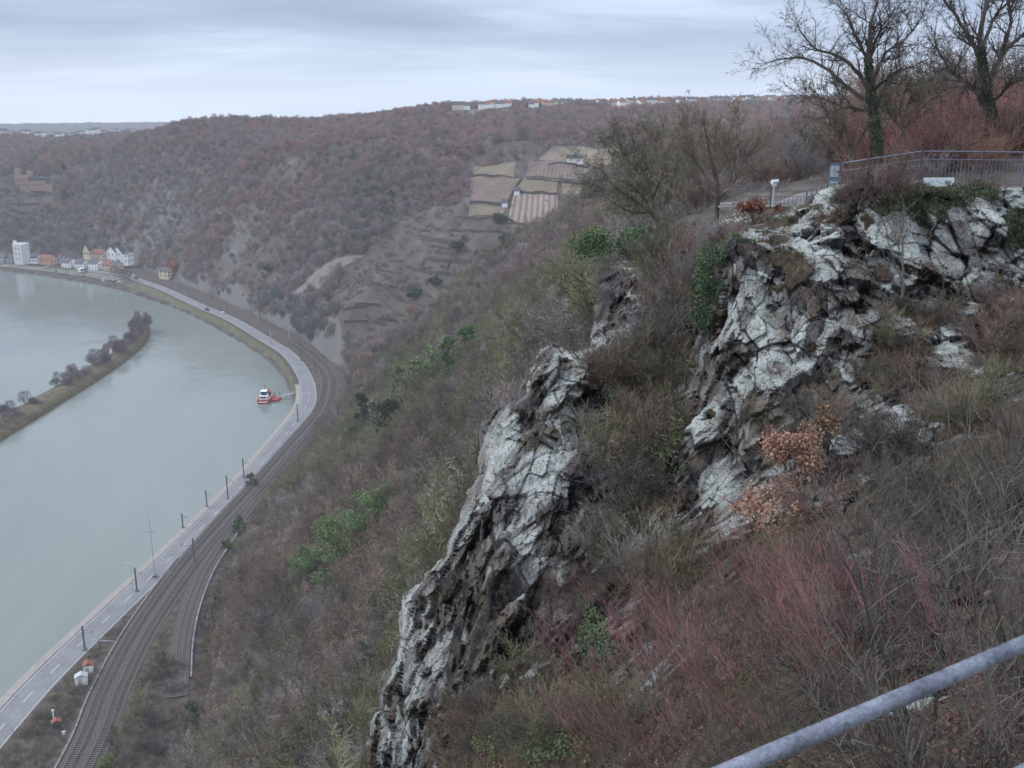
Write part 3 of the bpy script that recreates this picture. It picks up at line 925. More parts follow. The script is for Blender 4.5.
def build_valley():
    # river
    me = mesh_np("river", [(-9000, -1500, 0), (3000, -1500, 0), (3000, 5000, 0), (-9000, 5000, 0)], [(0, 1, 2, 3)], M['water'])
    struct("river", me, "broad grey green river bending round the foot of the hills")
    # platform with road and railway
    RL = offset(Rd, -5.9)
    Lw = offset(Lt, 0)
    me = ribbon("p", RL, Lw, ZR, ZR, M['verge'], nsub=6); struct("valley_floor_ground", me)
    # outer quay wall / bank: vertical where the road runs beside the water, a grass slope round the bend
    # Wt and Rd are matched by nearest forward distance
    out = []
    for k in range(len(RL)):
        d = np.hypot(Wt[:, 0] - RL[k][0], Wt[:, 1] - RL[k][1]); out.append(Wt[np.argmin(d)][:2])
    out = np.array(out)
    for _ in range(6): out[1:-1] = (out[:-2] + 2 * out[1:-1] + out[2:]) / 4
    gap = np.hypot(*(out - RL).T)
    nrm = offset(Rd, -6.4) - RL; nrm /= np.linalg.norm(nrm, axis=1)[:, None]
    g = np.maximum(gap, .6) * ((out - RL) * nrm > 0).any(1)
    g = np.where(Rd[:, 1] < 428, .5, np.maximum(g, .6))
    foot = RL + nrm * g[:, None]
    mid = RL + nrm * (g * .5)[:, None]
    sel = Rd[:, 1] > 440
    s1 = sel & (Rd[:, 1] < 790); s2 = Rd[:, 1] > 786
    me = ribbon("b", RL[s1], mid[s1], ZR - .02, 1.25, M['grass'], True, 3); struct("river_bank", me, "green grass bank between the road and the river")
    me = ribbon("b", RL[s2], mid[s2], ZR - .02, 2.6, M['paving_old'], True, 3); struct("town_quay", me, "grey paved quay in front of the town")
    me = ribbon("b", mid[s2], mid[s2] + nrm[s2] * .2, 2.6, 1.2, M['riprap'], True, 1); struct("quay_edge", me)
    me = ribbon("b", mid[sel], foot[sel] + nrm[sel] * .6, 1.26, -1.0, M['riprap'], True, 2); struct("river_bank_stone_edge", me)
    sel = Rd[:, 1] < 445
    me = ribbon("q", RL[sel], foot[sel], ZR + .0, -3, M['riprap'], False, 2); struct("quay_wall", me)
    # pavement, kerb, road
    a, b = offset(Rd, -5.85), offset(Rd, -3.75)
    k = Rd[:, 1] < 470
    me = ribbon("pv", a[k], b[k], ZR + .13, ZR + .13, M['paving'], nsub=1); struct("pavement", me, "pale riverside pavement beside the road")
    me = ribbon("kb", b[k], offset(Rd, -3.72)[k], ZR + .13, ZR - .01, M['concrete']); struct("kerb", me)
    me = ribbon("kb2", offset(Rd, -5.9)[k], a[k], ZR - .2, ZR + .13, M['concrete']); struct("pavement_edge", me)
    k2 = Rd[:, 1] < 830
    me = ribbon("rd", offset(Rd, -3.7)[k2], offset(Rd, 3.6)[k2], ZR + .012, ZR + .012, M['asphalt'], nsub=8); struct("road", me, "two lane asphalt riverside road")
    dash_boxes(Rd, -.05, .22, 4.0, 8.0, ZR + .03, 95, 470).build("road_centre_marking", M['white_paint'])["kind"] = "structure"
    dash_boxes(Rd, -3.3, .16, 8, 0, ZR + .03, 95, 760).build("road_edge_marking", M['white_paint'])["kind"] = "structure"
    dash_boxes(Rd, 3.25, .16, 8, 0, ZR + .03, 95, 760).build("road_edge_marking", M['white_paint'])["kind"] = "structure"
    # low wall between road and railway
    k = (Rd[:, 1] > 200) & (Rd[:, 1] < 600)
    # ballast beds
    me = ribbon("ba", offset(RA, -4.1), offset(RA, 4.3), ZR + .10, ZR + .10, M['ballast'], nsub=3); struct("railway_bed", me)
    me = ribbon("bb", offset(RB, -2.3), offset(RB, 2.4), ZR + .20, ZR + .20, M['ballast'], nsub=2); struct("railway_bed_branch", me)
    track(offset3(RA, -2.05), ("railway track beside the road on its ballast bed, river side", "railway track"))
    track(offset3(RA, 2.05), ("railway track on the ballast bed, hill side of the pair", "railway track"))
    track(offset3(RB, 0), ("branch railway track curving out beside the pale wall", "railway track"))
    # pale retaining wall beside the branch track
    a = offset(RB, 2.7); b = offset(RB, 3.1); k = (RB[:, 1] > 206) & (RB[:, 1] < 300)
    A, B = a[k], b[k]
    V = []; F = []
    for i in range(len(A)):
        V += [(*A[i], ZR), (*A[i], ZR + .6), (*B[i], ZR + .6), (*B[i], ZR)]
    for i in range(len(A) - 1):
        F += [(4 * i + j, 4 * i + 4 + j, 4 * i + 5 + j, 4 * i + 1 + j) for j in range(3)]
    tag(MB().quadmesh(V, F).build("retaining_wall", M['pale_wall']), "pale blue grey retaining wall along the branch track", "wall")
    # kerb-like cable trough beside the tracks
    k = (RA[:, 1] > 165) & (RA[:, 1] < 275)
    for d, ys in ((-4.6, (165, 275)),):
        k = (RA[:, 1] > ys[0]) & (RA[:, 1] < ys[1]); c = offset(RA, d)[k]
        mb = MB()
        for p, q in zip(c[:-1], c[1:]):
            L = math.dist(p, q); mb.box(((p[0] + q[0]) / 2, (p[1] + q[1]) / 2, ZR + .18), (L * .96, .5, .34), rz=math.atan2(q[1] - p[1], q[0] - p[0]))
        tag(mb.build("cable_trough", M['concrete']), "pale concrete cable trough running along the river side of the tracks", "cable trough")
    # mole (long narrow island)
    C = spline(ISL, 120); w = 9.5 * np.sqrt(np.clip((1 - np.linspace(0, 1, 120) ** 6), 0, 1)) + .3
    rows = []; zz = [-1.2, .6, 2.3, 3.2, 3.0, 2.0, -1.2]; tt = [-1.0, -.86, -.5, 0, .45, .8, 1.0]
    for t, z in zip(tt, zz):
        p = offset(C, w * t); rows.append(np.column_stack([p, np.full(120, z) + fbm(p[:, 0] / 6, p[:, 1] / 6, oct=2, seed=4) * .3 * (z > 0)]))
    V = np.vstack(rows); i = np.arange(7 * 120).reshape(7, 120)
    F = np.stack([i[:-1, :-1].ravel(), i[:-1, 1:].ravel(), i[1:, 1:].ravel(), i[1:, :-1].ravel()], 1)[:, ::-1]
    struct("island", mesh_np("island", V, F, M['mole'], True), "long narrow mole of brown grass in the river")
    return


def offset3(C, d):
    p = offset(C, d); return np.column_stack([p, np.full(len(p), ZR)])


# ------------------------------------------------------------------ buildings
def house(name, label, cat, loc, w, d, h, rh, wall, roof, rz=0, gable='x', group=None, wins=(2, 3), pw=True, parts=True, chim=False):
    """ridge runs along the local x axis (gable ends at +-x)"""
    root = empty(name, loc, rz)
    mb = MB(); mb.box((0, 0, h / 2 - 1), (w, d, h + 2))
    e = .002
    prof = [(-d / 2 + e, h), (d / 2 - e, h), (0, h + rh - .15)]
    V = [(s * (w / 2), y, z) for s in (-1, 1) for y, z in prof]
    mb.quadmesh(V, [(0, 1, 2), (5, 4, 3), (0, 2, 5, 3), (1, 4, 5, 2)])
    mb.build("wall", wall, root)
    o = .35; t = .28; k = rh / (d / 2)
    rb = MB()
    for s in (-1, 1):
        y0 = s * (d / 2 + o); z0 = h - o * k
        V = [(-w / 2 - o, y0, z0), (w / 2 + o, y0, z0), (w / 2 + o, 0, h + rh), (-w / 2 - o, 0, h + rh)]
        V += [(a, b, c + t) for a, b, c in V]
        rb.quadmesh(V, [(3, 2, 1, 0), (4, 5, 6, 7), (0, 1, 5, 4), (1, 2, 6, 5), (3, 0, 4, 7)])
    rf = rb.build("roof", roof, root)
    if chim:
        MB().box((w * .2, 0, h + rh + .6), (.7, .7, 1.8)).build("chimney", M['red_wall'], rf)
    if parts:
        rows, cols = wins
        me = None
        for r in range(rows):
            for c in range(cols):
                x = (c + .5) / cols * w - w / 2; z = (r + .55) / rows * h
                if me is None: me = MB().box((0, 0, 0), (1.0, .12, 1.35)).mesh("window", M['window'])
                link("window", me, root, (x, -d / 2 - .03, z))
        for r in range(rows):
            for q in (-1, 1):
                link("window", me, root, (w / 2 + .03, q * d * .22, (r + .55) / rows * h), (0, 0, PI / 2))
                link("window", me, root, (-w / 2 - .03, q * d * .22, (r + .55) / rows * h), (0, 0, PI / 2))
    tag(root, label, cat, group)
    return root


def gz(px, py, z=ZR):
    p = atZ(px, py, z); return p


def face(x, y): return math.atan2(-x, y) * 0 + math.atan2(x, -y) * 0


def build_town():
    G = None
    def at(px, py): p = gz(px, py); return (p[0], p[1], ZR)
    # white tower with battlements
    p = at(23, 264)
    t = empty("medieval_tower", p, R(-18), .86)
    mb = MB(); mb.box((0, 0, 9.5), (10.5, 10.5, 21)); mb.build("wall", M['tower_wall'], t)
    for q in (-4.5, -1.5, 1.5, 4.5):
        for sd in (-1, 1): MB().box((sd * 4.9, q, 20.5), (.7, 1.4, 1.1)).build("merlon", M['white_wall'], t)
        if abs(q) < 4:
            for sd in (-1, 1): MB().box((q, sd * 4.9, 20.5), (1.4, .7, 1.1)).build("merlon", M['white_wall'], t)
    MB().box((-3.6, -3.2, 21.6), (2.4, 2.4, 3.2)).build("stair_turret", M['white_wall'], t)
    wm = MB().box((0, 0, 0), (.9, .2, 1.6)).mesh("window", M['window'])
    for z in (6, 11, 16):
        for x in (-2, 2): link("window", wm, t, (x, -5.28, z))
    tag(t, "tall square white tower with battlements standing by the river", "tower")
    # houses: px of the centre, base row, width px, height px, wall, roof, label
    rows = [
        (3, 262, 10, 6, 'grey_wall', 'slate_roof', "grey block of houses at the picture edge, beside the white tower", 2, 2),
        (12, 262, 8, 5, 'grey_wall', 'slate_roof', "low pale grey house directly behind the white tower", 2, 2),
        (36, 263, 13, 6.0, 'white_wall', 'slate_roof', "low white house just after the white tower", 1, 4),
        (49, 264, 14, 6.0, 'pink_wall', 'tile_roof', "long salmon pink house between the white houses", 1, 4),
        (62, 263, 5, 4.5, 'grey_wall', 'slate_roof', "small grey house beside the salmon pink one", 1, 2),
        (70, 267, 11, 5.5, 'white_wall', 'slate_roof', "white house with dark roof in the middle of the riverside row", 2, 3),
        (83, 268, 10, 5.5, 'white_wall', 'slate_roof', "white house with a small dark dormer roof by the car park", 2, 3),
        (97, 269, 11, 6.5, 'white_wall', 'slate_roof', "tall plain white house in front of the cream one", 2, 3),
        (110, 270, 9, 6.0, 'cream_wall', 'tile_roof', "cream house with red roof nearest the river road", 2, 3),
        (118, 272, 5, 7.0, 'cream_wall', 'slate_roof', "narrow cream house beside the bare plane trees", 2, 1),
    ]
    for (px, py, w, h, wm_, rm, lb, r, c) in rows:
        q = at(px, py); k = .86
        house("house", lb, "house", q, w * k, 9.0, h * k * .98, 2.8, M[wm_], M[rm], R(-20 + random.uniform(-6, 6)), wins=(r, c), chim=random.random() < .5, group="houses along the riverside of the small town")
    # second row, up the foot of the slope
    q = hit(96, 258)
    for (px, py, w, d, h, rh, wl, rf, lb, rz, z) in [
        (89, 262, 4.5, 6, 10.0, 5, 'cream_wall', 'slate_roof', "narrow house with a steep pointed gable behind the white row", 70, 9),
        (99, 261, 14, 9, 6.5, 3.2, 'cream_wall', 'tile_roof', "ochre house with brown roof behind the white row", -15, 9),
        (114, 261, 6, 9, 8.0, 4.6, 'white_wall', 'slate_roof', "bright white house with steep pointed gable above the town", 72, 9),
        (120.5, 261, 6, 8, 8.0, 4.4, 'white_wall', 'slate_roof', "second bright white gabled house, joined to the low wing", 72, 9),
        (127, 261, 8, 8, 6.5, 1.5, 'white_wall', 'slate_roof', "low white wing at the end of the twin gabled houses", -18, 9),
        (173, 274, 8, 7, 7.5, 3.0, 'red_wall', 'tile_roof', "red brick house alone at the foot of the slope", 75, 7),
        (166, 275, 9, 6, 3.8, 2.0, 'cream_wall', 'slate_roof', "low cream annex beside the red brick house", -25, 7),
    ]:
        p = atZ(px, py, z)
        house("house", lb, "house", (p[0], p[1], z - 1.5), w, d, h + 1.5, rh, M[wl], M[rf], R(rz), wins=(2, 2))
    # castle on the hillside
    p = hit(36, 190, 700)
    c = empty("castle", (p[0], p[1], p[2] - 1), R(-10), .82)
    mb = MB()
    mb.box((-13, 0, 8), (17, 12, 18)); mb.box((-21, 1, 12), (5, 6, 26)); mb.box((-7, 3, 11), (5, 5, 22)); mb.box((6, 0, 6), (24, 11, 12)); mb.box((21, -2, 4), (9, 8, 10))
    mb.build("wall", M['stone_wall'], c)
    rf = MB(); rf.prism([(-6, 12), (18, 12), (6 + 10, 15.5), (-4, 15.5)], -5, 5); rf.prism([(16.5, 9), (25.5, 9), (21, 12.5)], -6, 2); rf.build("roof", M['slate_roof'], c)
    wmesh = MB().box((0, 0, 0), (1.0, .2, 1.7)).mesh("window", M['window'])
    for x in (-18, -14.5, -11, -7.5):
        for z in (7, 12.5): link("window", wmesh, c, (x, -6.1, z))
    for x in (0, 4, 8, 12): link("window", wmesh, c, (x, -5.6, 7.5))
    tag(c, "ochre castle with square towers and grey roofed wing on the wooded hillside", "castle")
    # vehicles parked on the quay and driving
    cars = [(46, 268, 'silver'), (56, 272, 'dark'), (64, 273, 'silver'), (72, 275, 'cream'), (84, 277, 'dark'), (103, 281, 'white'), (110, 281.5, 'dark'), (119, 282, 'white'), (128, 274, 'white'), (136, 279, 'dark'), (133, 276, 'white')]
    for px, py, cl in cars:
        q = at(px, py)
        vehicle(q, R(random.uniform(110, 160)), cl, f"small {cl} car parked at the edge of the riverside town", "cars parked on the town quay")
    for C, y, d, cl, lb in [(Rd, 640, 1.8, 'white', "white car driving on the road where it leaves the town"), (Rd, 655, -1.7, 'dark', "dark car driving towards the town, just past the white car")]:
        k = np.argmin(abs(C[:, 1] - y)); q = offset(C, d)[k]; T = C[k + 1] - C[k]
        vehicle((q[0], q[1], ZR + .02), math.atan2(T[1], T[0]), cl, lb, None)
    q = at(83, 272)
    lorry(q, R(70), "blue box lorry parked in front of the town")


VEH = {}


def vehicle(loc, rz, colr, label, group):
    pal = dict(silver=(.45, .46, .48), dark=(.035, .04, .05), white=(.72, .72, .72), cream=(.55, .50, .42))
    if colr not in VEH:
        VEH[colr] = simple_mat("car_" + colr, pal[colr], .35, .05, 1, spec=.5)
    root = empty("car", loc, rz)
    b = MB(); b.prism([(-2.1, .3), (2.1, .3), (2.15, .72), (1.35, .90), (-2.0, .95), (-2.15, .7)], -.86, .86)
    b.build("body", VEH[colr], root)
    b = MB(); b.prism([(-1.85, .95), (1.0, .90), (.35, 1.42), (-1.35, 1.45)], -.72, .72); b.build("cabin_glass", M['window'], root)
    b = MB(); b.box((-.5, 0, 1.46), (1.7, 1.4, .06)); b.build("roof", VEH[colr], root)
    for x in (-1.3, 1.35):
        for s in (-.8, .8):
            MB().tube((x, s - .1, .32), (x, s + .1, .32), .32, n=12).build("wheel", M['tyre'], root)
    tag(root, label, "car", group)
    return root


def lorry(loc, rz, label):
    root = empty("lorry", loc, rz)
    MB().box((-1, 0, 2.0), (5.4, 2.3, 2.6)).build("box_body", M['white_wall'], root)
    MB().box((-1, -1.17, 2.0), (5.0, .05, 1.4)).build("side_panel", M['blue_paint'], root)
    MB().prism([(2.0, .6), (3.6, .6), (3.6, 1.4), (3.2, 2.4), (2.0, 2.5)], -1.05, 1.05).build("cab", M['blue_paint'], root)
    for x in (-2.6, 2.7):
        for s in (-.95, .95): MB().tube((x, s - .15, .45), (x, s + .15, .45), .45, n=12).build("wheel", M['tyre'], root)
    tag(root, label, "lorry")


# ------------------------------------------------------------------ railway furniture, boat
def mast(loc, h, rz, label, group=None, arm=2.6, mat='pole', cat="catenary mast"):
    root = empty("catenary_mast", loc, rz)
    MB().box((0, 0, h / 2), (.34, .30, h)).build("pole", M[mat], root)
    a = MB(); a.tube((0, 0, h * .86), (arm, 0, h * .78), .05); a.tube((0, 0, h * .70), (arm, 0, h * .74), .05); a.tube((arm, 0, h * .68), (arm, 0, h * .80), .05)
    a.build("bracket_arm", M[mat], root)
    MB().box((0, 0, .15), (.8, .8, .5)).build("footing", M['concrete'], root)
    tag(root, label, cat, group)
    return root


def build_furniture():
    # masts near the foot of the photo, by the pixel of their foot
    for px, py, h, arm, lb in [(137, 591, 7.0, 1.6, "dark catenary mast on the verge between road and tracks"), (195, 565, 8.5, -3.4, "tall dark catenary mast between the main tracks and the branch track"),
                          (207, 507, 6.0, 1.6, "short dark mast where the two railways meet"), (228, 499, 8.5, 2.2, "dark mast on the verge before the bend"),
                          (85, 650, 6.5, 2.5, "dark mast on the brushy verge near the white huts"), (244, 478, 7.5, 2.0, "dark mast at the start of the bend, beside the road"), (183, 528, 5, 1.5, "small mast beside the pavement edge of the railway")]:
        p = atZ(px, py, ZR); mast(tuple(p), h, 0, lb, arm=arm)
    # lattice lighting mast
    p = atZ(155, 577, ZR)
    t = empty("lighting_mast", tuple(p), .2)
    MB().tube((0, 0, 0), (0, 0, 17), .16, .08).build("pole", M['pale_pole'], t)
    a = MB().tube((-.9, 0, 14.4), (.9, 0, 14.4), .06); a.build("cross_arm", M['pale_pole'], t)
    for x in (-.7, .7): MB().box((x, -.15, 14.1), (.55, .4, .35)).build("lamp_head", M['pale_pole'], t)
    MB().tube((0, 0, 17), (0, 0, 22), .045, .03).build("antenna", M['pale_pole'], t)
    MB().box((0, 0, .3), (1.2, 1.2, .8)).build("footing", M['concrete'], t)
    tag(t, "slender pale lighting mast with two lamps and thin antenna between road and railway", "lighting mast")
    # small lamp with pale head
    p = atZ(133, 590, ZR)
    t = empty("street_lamp", tuple(p)); MB().tube((0, 0, 0), (0, 0, 8), .08, .05).build("pole", M['pale_pole'], t); MB().box((-.5, 0, 8), (1.3, .3, .14)).build("lamp_head", M['pale_pole'], t)
    tag(t, "thin street lamp beside the dark mast at the narrow verge", "street lamp")
    # masts round the bend, in a row between road and railway and beyond the railway
    for k, (px, py) in enumerate([(258, 322), (271, 343), (289, 340), (301, 361), (321, 354), (315, 372), (298, 421), (227, 311), (213, 301)]):
        p = atZ(px, py, ZR)
        mast(tuple(p), 7.5, 0, "slim mast beside the railway where it rounds the bend", "slim masts along the railway round the bend", arm=1.8 if k % 2 else -1.8, mat='pale_pole' if k in (0, 1, 2, 4) else 'pole')
    # relay huts
    for (px, py, w, d, h, roof, lb) in [(89, 672, 2.1, 2.0, 2.2, 'red', "small white hut with a red roof beside the tracks"), (82, 684, 2.6, 1.7, 2.2, 'white', "small white cabinet with peaked roof, in front of the red roofed hut")]:
        p = atZ(px, py, ZR)
        t = empty("relay_hut", tuple(p), R(20))
        MB().box((0, 0, h / 2), (w, d, h)).build("wall", M['white_wall'], t)
        MB().prism([(-w / 2 - .15, h), (w / 2 + .15, h), (0, h + .7)], -d / 2 - .15, d / 2 + .15).build("roof", M['tile_roof'] if roof == 'red' else M['grey_wall'], t)
        MB().box((w / 2 - .6 - w / 2 + .3, -d / 2 - .03, .95), (.8, .06, 1.7)).build("door", M['grey_wall'], t)
        tag(t, lb, "hut")
    # level barrier beside the huts: white horizontal arms
    p = atZ(100, 651, ZR)
    t = empty("signal_gantry", tuple(p), R(-6)); MB().tube((0, 0, 0), (0, 0, 3.4), .1).build("pole", M['pole'], t)
    a = MB().tube((-4.5, 0, 3.1), (4.0, 0, 2.9), .07); a.tube((-4.5, 0, 2.5), (4.0, 0, 2.9), .05); a.build("arm", M['pale_pole'], t)
    tag(t, "pale slanting arms on a short post between the road and the huts", "gantry")
    p = atZ(57, 727, ZR)
    t = empty("shed", tuple(p), R(25))
    MB().box((0, 0, .7), (1.7, 1.3, 1.6)).build("wall", M['drystone'], t)
    MB().prism([(-1.0, 1.5), (1.0, 1.5), (0, 2.1)], -.8, .8).build("roof", M['tile_roof'], t)
    tag(t, "tiny dark shed with an orange red roof below the white huts", "shed")
    p = atZ(54, 720, ZR)
    t = empty("marker_post", tuple(p)); MB().tube((0, 0, -.2), (0, 0, 2.3), .16, .16, 8).build("post", M['white_wall'], t); MB().box((0, 0, 2.35), (.5, .2, .4)).build("plate", M['white_wall'], t)
    tag(t, "white marker post standing beside the tiny orange roofed shed", "marker post")
    p = atZ(64, 735, ZR)
    t = empty("cabinet", tuple(p), R(20)); MB().box((0, 0, .35), (.6, .5, .9)).build("body", M['white_wall'], t); MB().box((0, 0, .83), (.7, .6, .06)).build("lid", M['grey_wall'], t)
    tag(t, "small white trackside cabinet beside the cable trough", "cabinet")
    # gangway and boat
    p = atZ(263, 404, 0)
    build_boat(p)


def build_boat(p):
    t = empty("work_boat", (p[0], p[1], 0), R(4))
    # hull pointing away from the viewer
    n = 13; V = []; F = []
    prof = [(-.5, 0), (-.25, .0), (0, 0), (.2, 0), (.4, 0), (.5, 0)]
    L = 16.0; Wd = 3.1
    st = np.linspace(0, 1, n)
    for s in st:
        wv = Wd * (1 - max(0, (s - .55) / .45) ** 2.2 * .92) * (.86 + .14 * min(1, s * 6))
        zt = 1.7 + .9 * max(0, (s - .5) / .5) ** 2
        V += [(-wv, s * L, zt), (-wv * .86, s * L, -.3), (wv * .86, s * L, -.3), (wv, s * L, zt)]
    for i in range(n - 1):
        for j in range(3): F.append((4 * i + j, 4 * i + j + 1, 4 * i + j + 5, 4 * i + j + 4))
    F += [(3, 2, 1, 0), tuple(4 * (n - 1) + k for k in range(4))]
    MB().quadmesh(V, F).build("hull", M['red_paint'], t)
    V2 = []; F2 = []
    for s in st:
        wv = (Wd * (1 - max(0, (s - .55) / .45) ** 2.2 * .92) * (.86 + .14 * min(1, s * 6))) - .06
        zt = 1.45 + .9 * max(0, (s - .5) / .5) ** 2
        V2 += [(-wv, s * L, zt), (wv, s * L, zt)]
    for i in range(n - 1): F2.append((2 * i, 2 * i + 1, 2 * i + 3, 2 * i + 2))
    MB().quadmesh(V2, F2).build("deck", M['red_paint'], t)
    w = MB().box((0, 4.0, 2.35), (3.6, 4.2, 1.8)); w.build("cabin", M['white_wall'], t)
    MB().box((0, 4.6, 4.15), (2.6, 2.8, 1.8)).build("wheelhouse", M['blue_paint'], t)
    MB().box((0, 3.16, 4.35), (2.3, .08, .9)).build("window", M['window'], t)
    MB().box((0, 4.6, 5.12), (3.0, 3.2, .14)).build("wheelhouse_roof", M['white_wall'], t)
    MB().box((0, 1.86, 2.5), (2.8, .08, .8)).build("window", M['window'], t)
    m = MB().tube((0, 7.6, 1.5), (0, 7.6, 8.2), .09, .05); m.tube((-1.2, 7.6, 6.5), (1.2, 7.6, 6.5), .05); m.build("mast", M['black_paint'], t)
    c = MB().tube((0, 11, 1.6), (1.6, 8.8, 5.6), .16, .12); c.tube((0, 11, 1.6), (0, 11, 2.8), .3); c.build("crane", M['red_paint'], t)
    MB().box((1.2, 10.2, 2.2), (1.8, 2.0, 1.1)).build("hatch", M['dark'], t)
    r = MB()
    for s in (-1, 1):
        r.path([(s * 2.75, .3, 2.5), (s * 3.0, 6, 2.5), (s * 2.6, 11.5, 2.9)], .04)
        for y in (.3, 2.5, 5, 7.5, 10): r.tube((s * 2.85, y, 1.5), (s * 2.9, y, 2.5), .035)
    r.path([(-2.75, .3, 2.5), (2.75, .3, 2.5)], .04)
    r.build("handrail", M['white_wall'], t)
    MB().box((0, -.03, .9), (4.2, .06, .5)).build("stern_stripe", M['white_wall'], t)
    tag(t, "small red and white work boat moored off the bend of the road", "boat")
    # landing stage: pontoon and gangway to the bank
    g = empty("landing_stage", (p[0] + 4.6, p[1] + 7, 0), 0)
    MB().box((0, 0, .35), (3.4, 6, .9)).build("pontoon", M['red_paint'], g)
    q = np.array([Wt[np.argmin(abs(Wt[:, 1] - (p[1] + 12)))][0], p[1] + 12])
    ex = q[0] + 4.5 - (p[0] + 4.6); ey = 4.0
    w = MB()
    for dy in (-.5, .5): w.tube((1.2, dy, 1.3), (ex, ey + dy, 3.0), .08); w.tube((1.2, dy, 2.2), (ex, ey + dy, 3.9), .05)
    for k in range(9):
        f = k / 8
        for dy in (-.5, .5): w.tube((1.2 + (ex - 1.2) * f, ey * f + dy, 1.3 + 1.7 * f), (1.2 + (ex - 1.2) * f, ey * f + dy, 2.2 + 1.7 * f), .04)
    w.box(((1.2 + ex) / 2, ey / 2, 2.12), (math.hypot(ex - 1.2, ey), .95, .08), rz=math.atan2(ey, ex - 1.2), ry=-math.atan2(1.7, ex - 1.2))
    w.build("gangway", M['pale_pole'], g)
    for x in (-1.2, 1.2): MB().tube((x, 2.6, -2), (x, 2.6, 3.2), .18).build("pile", M['pole'], g)
    tag(g, "red pontoon with a thin gangway reaching to the grass bank", "landing stage")


# ------------------------------------------------------------------ fields and terraces on the far slope
def drape(quad, name, mat, lift=.35, n=26, label=None):
    """four photo corners -> a sheet on the land; corner order along the rows first"""
    C = [hit(*q) for q in quad]
    s = np.linspace(0, 1, n)
    U, W = np.meshgrid(s, s, indexing='ij')
    a, b, c, d = [np.array(p[:2]) for p in C]
    X = (1 - U)[..., None] * ((1 - W)[..., None] * a + W[..., None] * b) + U[..., None] * ((1 - W)[..., None] * d + W[..., None] * c)
    x, y = X[..., 0].ravel(), X[..., 1].ravel()
    z = height(x, y) + lift
    i = np.arange(n * n).reshape(n, n)
    F = np.stack([i[:-1, :-1].ravel(), i[:-1, 1:].ravel(), i[1:, 1:].ravel(), i[1:, :-1].ravel()], 1)
    me = mesh_np(name, np.stack([x, y, z], 1), F, mat, True, {"u": U.ravel(), "w": W.ravel()})
    o = link(name, me); tag(o, label, kind="structure")
    FIELDS.append(np.array([a, b, c, d]))
    return o


FIELDS = []


def field_mat(name, c1, c2, rows=0, contrast=.8):
    m, nt, b = new_mat(name); g = NG(nt)
    n = g.noise(.12, 5); n2 = g.noise(.9, 5)
    c = g.ramp(g.math('MULTIPLY', g.math('ADD', n, n2), .5), [(.36, c2), (.62, c1)])
    if rows:
        w = g.math('ABSOLUTE', g.math('SUBTRACT', g.math('FRACT', g.math('MULTIPLY', g.attr("w"), float(rows))), .5))
        w = g.math('ADD', w, g.math('MULTIPLY', g.math('SUBTRACT', n2, .5), .22))
        c = g.mix(g.math('MULTIPLY', g.ramp(w, [(.14, 1), (.30, 0)]), contrast), c, tuple(min(1, x * .42) for x in c2))
    g.l(c, b.inputs["Base Color"])
    return m


def wall_line(pts, label, h=1.6):
    P = [hit(*p) for p in pts]
    P = [p for p in P if p is not None]
    Q = []
    for a, b in zip(P[:-1], P[1:]):
        k = max(2, int(math.dist(a[:2], b[:2]) / 2.5))
        for t in np.linspace(0, 1, k, endpoint=False): Q.append(a[:2] * (1 - t) + b[:2] * t)
    Q.append(P[-1][:2]); Q = np.array(Q)
    z = height(Q[:, 0], Q[:, 1])
    hh = h * (.75 + .35 * np.array([vnoise(np.array([i * .31]), np.array([pts[0][0] * 1.7]))[0] for i in range(len(Q))]))
    n = len(Q); d = np.array([0, .6])
    V = np.vstack([np.column_stack([Q - d / 2, z - .8]), np.column_stack([Q - d / 2, z + hh]), np.column_stack([Q + d / 2, z + hh]), np.column_stack([Q + d / 2, z - .8])])
    i = np.arange(4 * n).reshape(4, n)
    F = np.stack([i[:-1, :-1].ravel(), i[:-1, 1:].ravel(), i[1:, 1:].ravel(), i[1:, :-1].ravel()], 1)
    o = link("terrace_wall", mesh_np("terrace_wall", V, F, M['drystone']))
    tag(o, label, "terrace wall", "dry stone walls of the old vineyard terraces")
    WALLS.append(Q)
    return o


WALLS = []


